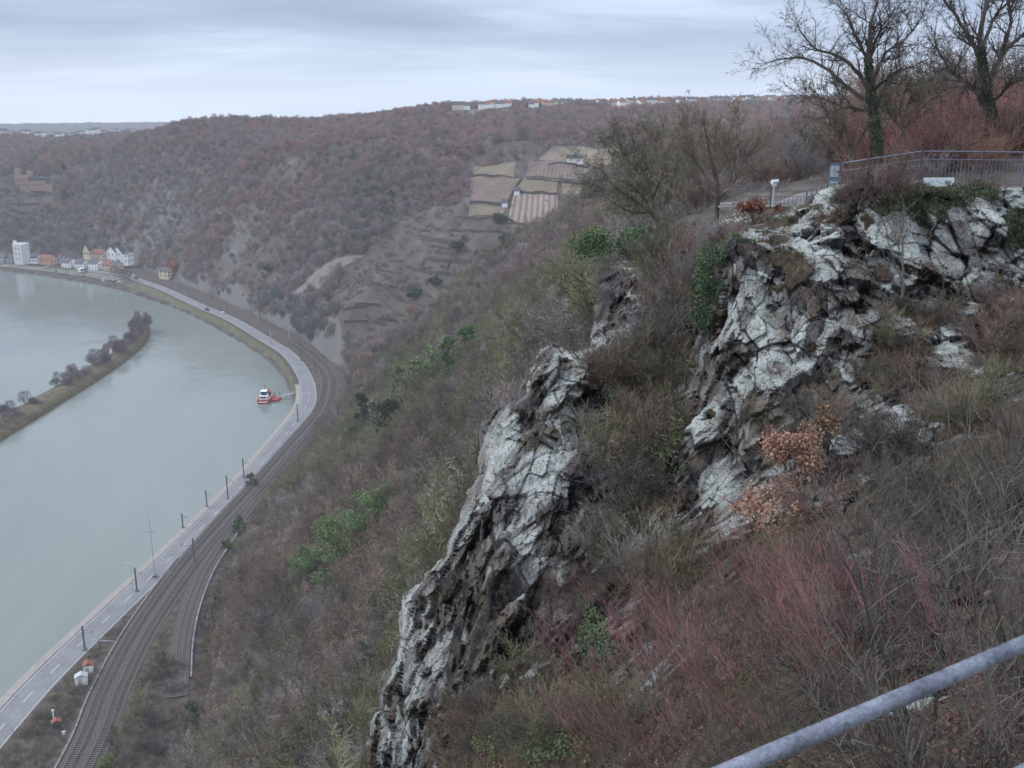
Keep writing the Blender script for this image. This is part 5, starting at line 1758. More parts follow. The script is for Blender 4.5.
def make_barks():
    BK['olive'] = bark("bark_mossy", (0.185, 0.165, 0.105), (0.095, 0.085, 0.055), 2)
    BK['grey'] = bark("bark_grey_near", (0.27, 0.245, 0.235), (0.13, 0.12, 0.115), 3)
    BK['whip'] = bark("bark_whip", (.155, .135, .12), (.07, .06, .052), 3)
    BK['tan'] = bark("bark_tan", (.19, .165, .12), (.10, .085, .062), 2)
    BK['stem'] = bark("bark_stem", (.125, .12, .10), (.055, .05, .045), 4)
    BK['dark'] = bark("bark_dark", (0.125, 0.108, 0.092), (0.055, 0.048, 0.042), 3)
    BK['red'] = bark("bark_red", (.32, .155, .145), (.15, .075, .07), 3)
    BK['brown'] = bark("bark_brown_near", (0.225, 0.155, 0.125), (0.11, 0.078, 0.065), 3)
    BK['pale'] = bark("bark_pale", (.34, .31, .29), (.2, .18, .17), 3)
    BK['ivy'] = leafmat("ivy_leaf", (.085, .11, .045), (.030, .048, .022), 4)
    BK['bright'] = leafmat("bright_leaf", (.11, .165, .05), (.045, .08, .025), 2)
    BK['green'] = leafmat("green_leaf", (.11, .145, .062), (.045, .07, .032), .5)
    BK['rust'] = leafmat("rust_leaf", (.48, .31, .19), (.28, .165, .10), 5)
    BK['rust_red'] = leafmat("rust_red_leaf", (.30, .13, .07), (.16, .07, .04), 5)
    BK['dry'] = leafmat("dry_grass_blade", (.20, .16, .10), (.09, .07, .048), 1.2)
    BK['moss'] = leafmat("moss_blade", (.075, .088, .035), (.04, .05, .02), 1.2)


def build_cliff_plants():
    make_barks()
    rng = random.Random(77); nr = np.random.default_rng(78)
    # ground cover: dead grass, stems and leaf litter on the brushy parts
    P, N, rk, py, px = CL['P'], CL['N'], CL['rock'], CL['py'], CL['px']
    can = np.nonzero((rk < .45) & (py > 192) & (px < 1100))[0]
    dist = np.linalg.norm(P[can] - np.array([0, 0, CAMZ]), axis=1)
    for nm, cnt, mt, ln, wd, lb in (("dry_grass", 90000, BK['dry'], .20, .010, "dead grass and thin stems on the ledges of the rock"), ("moss", 26000, BK['moss'], .12, .016, "green moss and grass tufts between the rocks")):
        i = nr.choice(can, cnt); i = i[nr.random(cnt) < np.clip((np.linalg.norm(P[i] - np.array([0, 0, CAMZ]), axis=1) / 26) ** 1.8, .03, 1)]
        if nm == "moss":
            f = fbm(P[i][:, 0] * .35, P[i][:, 1] * .35, P[i][:, 2] * .35, oct=3, seed=12); i = i[f > .12]
        m = len(i)
        dk = np.linalg.norm(P[i] - np.array([0, 0, CAMZ]), axis=1) / 25
        b = P[i] + nr.normal(size=(m, 3)) * .03
        d = N[i] * .5 + np.array([0, 0, .6]) + nr.normal(size=(m, 3)) * .45
        d /= np.linalg.norm(d, axis=1)[:, None]
        L = ln * nr.uniform(.5, 1.6, m) * np.clip(dk, .3, 1.4)
        s = np.cross(d, nr.normal(size=(m, 3))); s /= np.linalg.norm(s, axis=1)[:, None]
        w = wd * np.clip(dk, .35, 1.3)[:, None]
        V = np.stack([b - s * w, b + s * w, b + d * L[:, None]], 1).reshape(-1, 3)
        o = link(nm, mesh_np(nm, V, np.arange(3 * m).reshape(m, 3), mt)); tag(o, lb, kind="stuff")
    # fallen leaves
    i = nr.choice(can, 30000); i = i[fbm(P[i][:, 0] * .3, P[i][:, 1] * .3, P[i][:, 2] * .3, oct=3, seed=15) > -.05]
    dk = np.clip(np.linalg.norm(P[i] - np.array([0, 0, CAMZ]), axis=1) / 24, .4, 1.1)
    V, F = leaves_np(nr, P[i] + N[i] * .03, .065 * dk, .5)
    lm = leafmat("litter", (.20, .115, .08), (.07, .045, .035), 3)
    o = link("fallen_leaves", mesh_np("fallen_leaves", V, F, lm)); tag(o, "brown fallen leaves caught on the rock", kind="stuff")

    # prototype shrubs
    def protos(tagn, mat, seeds, **k): return [shrub_mesh("bare_shrub", s, mat, **k) for s in seeds]
    PR = {
        'olive': protos('olive', BK['olive'], (1, 2, 3), h=1.5, stems=16, spread=60, r=.016, levels=2, kids=(8, 6), rmin=.0065, base=.35),
        'grey': protos('grey', BK['grey'], (4, 5, 6), h=1.5, stems=14, spread=55, r=.015, levels=2, kids=(8, 6), rmin=.006, base=.3),
        'brown': protos('brown', BK['brown'], (7, 8, 9), h=1.3, stems=16, spread=65, r=.014, levels=2, kids=(8, 6), rmin=.006, base=.4),
        'dark': protos('dark', BK['dark'], (10, 11), h=1.3, stems=16, spread=60, r=.015, levels=2, kids=(8, 6), rmin=.0065, base=.35),
    }
    near = {
        'red': protos('red', BK['red'], (21, 22, 23), h=1.9, stems=11, spread=26, r=.010, levels=2, kids=(6, 3), rmin=.0028, base=.35, wob=.07, up=(.03, .02, .0), n=(9, 5, 3), rat=.36, ang=(15, 40), lean=(-.35, 0, 0)),
        'whip': protos('whip', BK['whip'], (24, 25, 26), h=2.3, stems=10, spread=38, r=.012, levels=2, kids=(8, 4), rmin=.0026, base=.3, wob=.11, up=(.03, .0, .0), n=(10, 6, 3), rat=.38, ang=(25, 65), lean=(-.15, 0, 0)),
        'thin': protos('thin', BK['dark'], (27, 28), h=1.7, stems=10, spread=50, r=.008, levels=2, kids=(8, 4), rmin=.0022, base=.3, wob=.13, n=(9, 5, 3), rat=.4),
    }
    near['pale'] = protos('pale', BK['whip'], (31, 32), h=2.2, stems=4, spread=42, r=.013, levels=2, kids=(7, 4), rmin=.003, base=.25, wob=.12, up=(.02, .0, .0), n=(10, 6, 3), rat=.4, ang=(25, 65))
    PR.update(near)
    zones = [  # photo box, how many, kinds, scale, label, group
        ((598, 360, 680, 470), 22, ('olive', 'olive', 'brown'), (.6, 1.15), "bare shrub in the gully between the two rock ribs"),
        ((590, 470, 690, 620), 18, ('olive', 'dark', 'grey'), (.5, .95), "bare shrub at the foot of the gully"),
        ((640, 250, 712, 350), 16, ('grey', 'brown', 'olive'), (.6, 1.1), "bare shrub on the brow left of the rock column"),
        ((590, 345, 660, 380), 6, ('brown', 'grey'), (.5, .8), "bare shrub behind the rock rib's crest"),
        ((680, 232, 780, 250), 6, ('grey', 'brown'), (.4, .6), "small shrub on the rim beside the path"),
        ((800, 300, 1024, 350), 16, ('brown', 'dark', 'olive'), (.3, .6), "bare shrub on the ledge under the big rock wall"),
        ((860, 355, 1060, 440), 14, ('brown', 'olive', 'whip'), (.35, .65), "bare shrub on the slope right of the rock face"),
        ((760, 370, 880, 480), 18, ('brown', 'olive', 'dark'), (.25, .55), "small bare shrub on the broken rock face"),
        ((780, 510, 1000, 620), 20, ('whip', 'thin', 'dark', 'brown'), (.4, .75), "bare shrub on the slope below the rust leaved bush"),
        ((880, 440, 1060, 560), 16, ('whip', 'thin', 'dark', 'dark'), (.5, .9), "tangled shrub at the outer side of the slope"),
        ((560, 600, 860, 790), 42, ('red', 'thin', 'red', 'red'), (.55, .85), "shrub on the near slope over the lowest rocks"),
        ((700, 540, 860, 650), 16, ('red', 'thin', 'red', 'olive'), (.4, .7), "thin shrub above the red stemmed ones"),
        ((540, 660, 660, 768), 9, ('dark', 'olive', 'red'), (.5, .8), "shrub beside the lowest rocks"),
        ((820, 620, 1060, 800), 22, ('whip', 'pale', 'thin', 'dark', 'red'), (.5, .85), "long whippy shrub just beyond the handrail"),
        ((450, 600, 560, 768), 14, ('olive', 'dark', 'brown'), (.4, .8), "shrub among the lower rocks of the rib"),
        ((400, 580, 470, 768), 5, ('brown', 'grey'), (.25, .5), "small shrub on the outer rocks of the rib"),
    ]
    for (x0, y0, x1, y1), cnt, kinds, sc, lb in zones:
        for k in range(cnt):
            for _ in range(12):
                qx, qy = rng.uniform(x0, x1), rng.uniform(y0, y1)
                j = np.argmin((CL['px'] - qx) ** 2 + (CL['py'] - qy) ** 2)
                if CL['rock'][j] < .5 or kinds[0] in ('whip', 'red'): break
            p, nn = CL['P'][j], CL['N'][j]
            kd = kinds[k % len(kinds)]
            s = rng.uniform(*sc)
            dd = np.linalg.norm(p - np.array([0, 0, CAMZ]))
            if dd < 9: s *= max(.35, dd / 9)
            n_ = Vector(nn); up = (Vector((0, 0, 1)) + n_ * .55).normalized()
            q = Vector((0, 0, 1)).rotation_difference(up) @ Matrix.Rotation(rng.uniform(-.5, .5) if kd == 'red' else rng.uniform(0, 6.28), 3, 'Z').to_quaternion()
            me = rng.choice(PR[kd])
            o = link("bare_shrub", me, None, tuple(p - nn * .05), q.to_euler(), s)
            colr = dict(pale="sparse", olive="mossy", grey="grey", brown="brown", dark="dark", red="reddish", whip="whippy grey", thin="thin dark")[kd]
            tag(o, colr + " " + lb, "shrub", colr + " " + lb.replace(" shrub", " shrubs", 1))

    big = [shrub_mesh("bare_sapling", 700 + k, BK['stem'], h=2.6, stems=3, spread=20, r=.024, levels=3, kids=(6, 5, 3), rmin=.0025, base=.12, wob=.10, up=(.04, .02, .0), n=(9, 6, 4, 3), rat=.45, ang=(25, 60)) for k in range(4)]
    for k, (qx, qy, sc_, lb) in enumerate([(985, 700, .85, "grey stemmed bare sapling rising behind the handrail, nearest the corner"), (925, 735, .8, "grey stemmed bare sapling directly behind the middle of the handrail"), (1035, 620, .9, "bare sapling leaning in from the side above the handrail"),
                                          (965, 600, .8, "bare sapling in the tangle upslope of the handrail"), (880, 640, .7, "slender bare sapling between the red stems and the grey tangle"), (1000, 480, .9, "bare sapling at the edge of the slope under the far rocks"), (660, 700, .6, "single slender sapling among the red stems")]):
        p, nn = cliff_at(qx, qy)
        o = link("bare_sapling", big[k % 4], None, tuple(p), (rng.uniform(-.12, .12), rng.uniform(-.25, .05), rng.uniform(0, 6)), sc_); tag(o, lb, "sapling")
    # rust leaved bush
    def leafbush(name, px, py, rad, mat, n, leaf, label, h=None, sq=1.0, cat="bush", stems='dark', off=.3, clumps=14):
        p, nn = cliff_at(px, py)
        t = empty(name, tuple(p))
        K = clumps; cc = np.array([[nr.normal() * rad * .42, nr.normal() * rad * .3, (.25 + nr.uniform(0, 1) * (h or rad) * sq), rad * nr.uniform(.18, .38)] for _ in range(K)])
        cc[:, :3] += nn * off
        pick = nr.integers(0, K, n); v = nr.normal(size=(n, 3)); v /= np.linalg.norm(v, axis=1)[:, None]
        C = cc[pick, :3] + v * cc[pick, 3:4] * nr.uniform(.2, 1.15, (n, 1))
        V, F = leaves_np(nr, C, leaf)
        link("foliage", mesh_np("foliage", V, F, mat), t)
        sg = []
        r_ = random.Random(int(px))
        for c in cc:
            a = Vector((0, 0, -.1)); b = Vector(c[:3]); m_ = (a + b) / 2 + rv(r_) * .12
            sg += [(*a, *m_, .016, .012), (*m_, *b, .012, .006)]
            for _ in range(6): sg.append((*b, *(b + rv(r_) * c[3] * 1.3), .006, .004))
        link("stems", segs_mesh("stems", sg, BK[stems]), t)
        tag(t, label, cat)
        return t
    leafbush("rust_bush", 795, 500, 1.15, BK['rust'], 4200, .056, "bush holding pale rust brown leaves on the face of the rock", h=1.2)
    leafbush("rust_bush", 762, 545, .9, BK['rust'], 1900, .05, "lower sparse rust brown bush beside the larger one", h=.7)
    leafbush("rust_bush", 830, 455, .6, BK['rust_red'], 500, .06, "small rust brown bush above the large one", h=.6)
    leafbush("rust_bush", 752, 222, .8, BK['rust_red'], 1500, .08, "orange brown low bush on the rim by the path", h=.35, sq=.5)
    leafbush("holly_bush", 636, 258, 2.4, BK['bright'], 10000, .09, "bright green bush on the brow under the bare trees", h=.6, sq=.8)
    # ivy carpets: leaves lying close over the rock
    def ivy(points, label, n, leaf=.075, mat='ivy', lift=(.02, .30), name="ivy"):
        sel = np.zeros(len(CL['px']), bool)
        for (cx, cy, a, b) in points: sel |= ((CL['px'] - cx) / a) ** 2 + ((CL['py'] - cy) / b) ** 2 < 1 + fbm(CL['px'] / 16, CL['py'] / 16, oct=3, seed=8) * .6
        i = nr.choice(np.nonzero(sel)[0], n)
        lump = np.clip(fbm(CL['P'][i][:, 0] * 2.2, CL['P'][i][:, 1] * 2.2, CL['P'][i][:, 2] * 2.2, oct=3, seed=66) + .5, 0, 1.4)
        C = CL['P'][i] + CL['N'][i] * (lift[0] + lift[1] * lump * nr.uniform(.5, 1, n))[:, None] + nr.normal(size=(n, 3)) * .03
        V, F = leaves_np(nr, C, leaf)
        o = link(name, mesh_np(name, V, F, BK[mat])); tag(o, label, "ivy")
    ivy([(915, 203, 44, 12), (960, 198, 34, 10), (885, 196, 22, 8), (925, 216, 20, 10)], "dark green ivy hanging over the rock edge beneath the fence", 9500, .05)
    ivy([(708, 282, 13, 40), (716, 255, 10, 18)], "green ivy growing up the left side of the rock column", 8500, .055, 'green')
    ivy([(1016, 232, 12, 26)], "green ivy clump at the right end of the rock wall", 3600, .05)
    ivy([(600, 645, 14, 34), (592, 612, 8, 16)], "light green ivy on the low rock beside the gully's foot", 4200, .05, 'green')
    ivy([(560, 750, 30, 20), (500, 745, 20, 14)], "dark green brambles between the lowest rocks", 3000, .05, 'green', (.05, .4))
    ivy([(655, 440, 50, 50)], "ragged green ivy spread over the shrubs in the gully", 5200, .06, 'green', (.2, .9))
    ivy([(745, 245, 14, 5), (775, 222, 10, 4)], "yellowish moss cushion on top of the rock column", 500, .05, 'bright', (.0, .05))


# ------------------------------------------------------------------ the bare trees on the plateau
def limb_tree(name, base, limbs, label, mat, seed, levels=3, kids=(5, 5, 4), dens=1.0, ivy=0, rmin=.010, cl=1.0, wob=.14, ang=(28, 62)):
    """limbs: [(points in photo coordinates + forward distance), radius at start, radius at end]; grown twigs follow from them"""
    rng = random.Random(seed)
    t = empty(name, tuple(base))
    b = Vector(base); out = []; trunk = []
    prm = dict(n=(6, 4, 3, 3), wob=wob, up=(.03, .03, .02, 0), rmin=rmin, levels=levels, kids=kids, ang=ang, rat=.55); prm['from'] = (.2, .15, .1)
    for k, (pts, r0, r1) in enumerate(limbs):
        W = [Vector(atY(*p)) - b for p in pts]
        S_ = spline([tuple(w) for w in W], 14) if len(W) > 2 else np.array([tuple(W[0].lerp(W[1], i / 13)) for i in range(14)])
        S_ = S_ + np.array([[rng.gauss(0, .02) for _ in range(3)] for _ in range(14)])
        Ltot = sum(np.linalg.norm(np.diff(S_, axis=0), axis=1))
        dst = trunk if k == 0 else out
        for i in range(13):
            ra = r0 + (r1 - r0) * (i / 13); rb = r0 + (r1 - r0) * ((i + 1) / 13)
            dst.append((*S_[i], *S_[i + 1], ra, rb))
        for i in range(5 if k == 0 else 3, 14):
            m = 1 + (rng.random() < .6 * dens) + (2 if i == 13 else 0)
            if k == 0 and i < 9: m = int(rng.random() < .4)
            for _ in range(m):
                d = Vector(S_[i]) - Vector(S_[i - 1]); d.normalize()
                ax = rv(rng); side = (ax - d * ax.dot(d)).normalized(); a = R(rng.uniform(25, 65)) * (.4 if i == 13 else 1)
                nd = d * math.cos(a) + side * math.sin(a) + Vector((0, 0, .15))
                rr_ = (r0 + (r1 - r0) * i / 13)
                grow(out, Vector(S_[i]), nd.normalized(), cl * rng.uniform(.7, 1.2), max(rmin, rr_ * .5), 1, rng, prm)
    link("trunk", segs_mesh("trunk", trunk, BK['dark'] if mat == 'dark' else BK[mat], 8), t)
    link("branches", segs_mesh("branches", out, BK[mat]), t)
    if ivy:
        nr = np.random.default_rng(seed); C = []
        A = np.array(trunk); n = ivy
        f = nr.random(n) ** 1.0 * .72; i = (f * 13).astype(int); fr = f * 13 - i
        C = A[i, :3] * (1 - fr)[:, None] + A[i, 3:6] * fr[:, None]
        v = nr.normal(size=(n, 3)); v[:, 2] *= .3; v /= np.linalg.norm(v, axis=1)[:, None]
        C = C + v * (A[i, 6] * .95 + .04 * nr.random(n) + 0.09 * np.clip(vnoise(f * 22, f * 0, seed=3), 0, 1))[:, None]
        V, F = leaves_np(nr, C, .085)
        link("ivy", mesh_np("ivy", V, F, BK['ivy']), t)
    tag(t, label, "tree")
    print(name, len(out))
    return t


def on_ground(px, py, Y):
    p = atY(px, py, Y); return p


def ground_base(px, Y):
    r = ray(px, 200); x = r[0] / r[1] * Y
    return np.array([x, Y, hz(x, Y) - .15])


def py_of(p):
    a = project(np.array([p], float)); return float(a[0][0]), float(a[1][0])


def build_plateau_trees():
    def gb(px, Y):
        b = ground_base(px, Y); q = py_of(b); return b, (q[0], q[1], Y)
    b, g = gb(876, 46)
    limb_tree("bare_oak", b, [
        ([g, (876, 130, 46), (870, 85, 46), (868, 50, 45.8), (870, 25, 45.5), (876, 10, 45.5)], .27, .06),
        ([(872, 98, 46), (855, 70, 45.5), (835, 55, 45), (815, 48, 44.5), (800, 30, 44)], .13, .03),
        ([(874, 105, 46), (850, 90, 46.5), (825, 68, 47), (800, 58, 47.5), (768, 62, 48)], .12, .03),
        ([(871, 85, 46), (885, 55, 46.5), (905, 40, 47), (920, 20, 47)], .12, .03),
        ([(870, 65, 46), (855, 35, 46), (850, 20, 46.5), (843, 10, 47)], .10, .03),
        ([(873, 90, 46), (895, 72, 44.5), (915, 66, 44)], .09, .025),
        ([(869, 60, 46), (880, 30, 46), (893, 14, 46)], .09, .03),
        ([(873, 110, 46), (845, 108, 45), (822, 98, 44.4), (806, 98, 44)], .08, .02),
    ], "tallest bare tree behind the fence, with ivy up its straight trunk", 'dark', 5, levels=4, kids=(4, 4, 4, 3), dens=.7, ivy=2200, cl=1.1, rmin=.006)
    b, g = gb(996, 41)
    limb_tree("bare_oak", b, [
        ([g, (993, 150, 41), (990, 110, 41), (986, 85, 41), (980, 50, 41), (985, 0, 41)], .24, .07),
        ([(990, 115, 41), (975, 90, 40.8), (955, 75, 40.6), (940, 55, 40.5), (935, 40, 40.4)], .16, .03),
        ([(987, 80, 41), (1005, 50, 41), (1030, 30, 41), (1060, 10, 41)], .13, .04),
        ([(985, 70, 41), (965, 30, 41), (945, 0, 41), (930, -30, 41)], .12, .03),
        ([(1000, 55, 41), (1010, 20, 41), (1000, -30, 41)], .10, .03),
        ([(983, 45, 41), (1000, 10, 41.5), (1035, -10, 42)], .09, .03),
        ([(990, 105, 41), (1010, 85, 40), (1040, 70, 39)], .09, .03),
    ], "bare tree leaning over the fence near the picture's right edge, its trunk ivy clad", 'dark', 8, levels=4, kids=(4, 4, 4, 3), dens=.8, ivy=1700, cl=1.1, rmin=.006)
    b, g = gb(855, 52)
    limb_tree("bare_tree", b, [
        ([g, (848, 140, 52), (842, 115, 52), (838, 90, 52)], .12, .04), ([(852, 160, 52), (835, 130, 52), (822, 105, 52), (815, 92, 52)], .09, .03), ([(854, 150, 52), (868, 125, 52), (880, 105, 52)], .08, .03),
    ], "thin bare tree left of the tall ivy clad one", 'olive', 11, kids=(6, 5, 4), cl=1.0)
    b, g = gb(902, 50)
    limb_tree("bare_tree", b, [
        ([g, (903, 135, 50), (900, 110, 50), (905, 88, 50)], .13, .04), ([(902, 130, 50), (890, 115, 50), (884, 100, 50)], .07, .03), ([(902, 135, 50), (915, 115, 50), (930, 100, 50)], .07, .03), ([(902, 120, 50), (912, 95, 50), (920, 85, 50)], .06, .02)
    ], "low bare tree just right of the tall ivy clad one", 'olive', 12, kids=(6, 5, 4), cl=1.0)
    # the pair on the brow
    b, g = gb(660, 64)
    limb_tree("bare_tree", b, [
        ([g, (655, 215, 64), (650, 190, 64), (640, 165, 64), (634, 145, 64)], .22, .05),
        ([(656, 218, 64), (636, 190, 62), (612, 178, 60), (598, 180, 60)], .09, .03), ([(652, 200, 64), (664, 170, 62), (660, 145, 62)], .09, .03), ([(654, 205, 64), (675, 185, 66), (690, 165, 67), (694, 150, 67)], .09, .03), ([(645, 180, 64), (625, 155, 65), (618, 138, 65)], .08, .03),
        ([(656, 220, 64), (640, 205, 63), (618, 190, 62), (600, 170, 61), (590, 165, 61)], .12, .03), ([(652, 195, 64), (630, 175, 64), (615, 150, 64), (606, 145, 64)], .10, .03),
        ([(657, 222, 64), (670, 190, 65), (676, 165, 65), (676, 142, 66)], .13, .03), ([(655, 212, 64), (632, 212, 63), (610, 200, 62), (596, 192, 61)], .09, .02), ([(648, 185, 64), (655, 158, 64), (656, 138, 64)], .09, .03),
    ], "spreading bare tree on the brow, left of the pair", 'tan', 14, levels=4, kids=(4, 4, 4, 4), dens=1.4, cl=1.35, rmin=.008, ang=(30, 68))
    b, g = gb(716, 56)
    limb_tree("bare_tree", b, [
        ([g, (718, 190, 56), (712, 165, 56), (708, 142, 56), (704, 128, 56)], .19, .05),
        ([(717, 200, 56), (735, 180, 56), (742, 165, 56), (754, 150, 56)], .11, .03), ([(715, 185, 56), (698, 160, 56), (692, 145, 56), (688, 132, 56)], .12, .03),
        ([(716, 178, 56), (727, 155, 56), (730, 132, 56)], .10, .03), ([(716, 195, 56), (697, 182, 56), (680, 170, 56), (668, 160, 56)], .09, .03),
    ], "spreading bare tree on the brow, right of the pair", 'tan', 15, levels=4, kids=(4, 4, 4, 4), dens=1.3, cl=1.2, rmin=.008, ang=(30, 68))
    # wood behind the fence
    rng = random.Random(31)
    pr = []
    for k in range(6):
        sg = tree_segs(400 + k, h=[7, 6, 8][k % 3], r=.13, stems=[1, 2, 3][k % 3], spread=[8, 16, 22][k % 3], levels=3, kids=(10, 7, 6), rat=.52, rmin=.014, wob=.15, n=(7, 5, 3, 3), fr=(.25, .2, .1))
        pr.append(segs_mesh("bare_tree", sg, [BK['olive'], BK['dark'], BK['brown']][k % 3]))
    spots = []
    for _ in range(400):
        if len(spots) >= 84: break
        px = rng.uniform(735, 1080); Y = rng.uniform(58, 165)
        x = (px - 512) / 1020 * Y
        if all(math.hypot(x - a, Y - c) > 4.2 for a, c, _ in spots): spots.append((x, Y, px))
    nn = 0
    for x, Y, px in spots:
        if Y < 85 and px < 800: continue
        s = rng.uniform(.75, 1.05) * (1.15 if px > 850 else .85)
        if Y < 75: s *= .75
        k = rng.randrange(6)
        o = link("bare_tree", pr[k], None, (x, Y, hz(x, Y) - .2), (0, 0, rng.uniform(0, 6.28)), s)
        nm = ["mossy", "dark", "brown"][k % 3]
        tag(o, f"{nm} bare tree in the wood behind the fence and the two tall trees", "tree", f"{nm} bare trees of the wood behind the fence"); nn += 1
    # reddish thicket behind the fence
    redm = bark("red_thicket", (.23, .12, .10), (.12, .07, .058), .6)
    rp = [shrub_mesh("red_shrub", 500 + k, redm, h=2.3, stems=26, spread=42, r=.018, levels=2, kids=(7, 5), rmin=.010, base=.8, n=(6, 4, 2)) for k in range(3)]
    for k in range(34):
        px = rng.uniform(845, 1060); Y = rng.uniform(50, 74)
        x = (px - 512) / 1020 * Y
        o = link("red_shrub", rp[k % 3], None, (x, Y, hz(x, Y) - .1), (0, 0, rng.uniform(0, 6.28)), rng.uniform(.8, 1.35))
        tag(o, "rusty red leafless shrub in the thicket behind the fence", "shrub", "rusty red shrubs of the thicket behind the fence")
    gp = [shrub_mesh("bare_shrub", 520 + k, [BK['brown'], BK['grey']][k % 2], h=1.8, stems=20, spread=50, r=.016, levels=2, kids=(7, 5), rmin=.010, base=.6, n=(6, 4, 2)) for k in range(4)]
    for k in range(120):
        px = rng.uniform(600, 850) if k < 70 else rng.uniform(840, 1075)
        Y = (rng.uniform(62, 120) if px > 735 else rng.uniform(62, 95)) if k < 70 else rng.uniform(38.5, 52)
        if k >= 70 and px < 880: Y += 4
        x = (px - 512) / 1020 * Y
        if px > 875 and k >= 70 and k % 3:
            o = link("red_shrub", rp[k % 3], None, (x, Y, hz(x, Y) - .1), (0, 0, rng.uniform(0, 6.28)), rng.uniform(.45, .75))
            tag(o, "low rusty red leafless shrub right behind the railing bars", "shrub", "low rusty red shrubs right behind the railing"); continue
        o = link("bare_shrub", gp[k % 4], None, (x, Y, hz(x, Y) - .1), (0, 0, rng.uniform(0, 6.28)), rng.uniform(.6, 1.3) * (1 if k < 70 else .62))
        nm = ["brown", "grey"][k % 2]
        tag(o, f"{nm} bare shrub on the plateau beyond the path and under the brow trees", "shrub", f"{nm} bare shrubs beyond the path")
    print("plateau wood", nn)
    # brown dense bush on the rim before the fence
    m = shrub_mesh("bare_shrub", 540, BK['brown'], h=.95, stems=46, spread=70, r=.010, levels=2, kids=(7, 5), rmin=.005, base=.7, n=(5, 4, 2))
    for px, py, s, lb in ((880, 188, 1.1, "dense dark reddish bush on the rock rim before the fence corner"), (862, 196, .8, "smaller twiggy bush on the rim, just left of the dense one"), (985, 190, .5, "low brown tuft of twigs at the foot of the fence on the rim")):
        p, nn_ = cliff_at(px, py); tag(link("bare_shrub", m, None, tuple(p), (0, 0, rng.uniform(0, 6)), s), lb, "shrub")
    # small bare tree growing against the pale rock wall
    p = atY(903, 298, 30.2)
    limb_tree("sapling", p, [
        ([(903, 300, 30.2), (903, 270, 30.6), (902, 235, 31.2), (903, 203, 31.6)], .05, .015), ([(903, 285, 30.3), (893, 258, 30.4), (886, 235, 30.8), (880, 228, 31)], .03, .01), ([(902, 255, 30.8), (893, 232, 31), (889, 222, 31.2)], .025, .008),
        ([(903, 290, 30.2), (885, 272, 30.2), (872, 262, 30.4)], .025, .008)
    ], "dark sapling growing against the pale rock wall", 'dark', 40, levels=2, kids=(3, 3), rmin=.005, cl=.45, dens=.3)


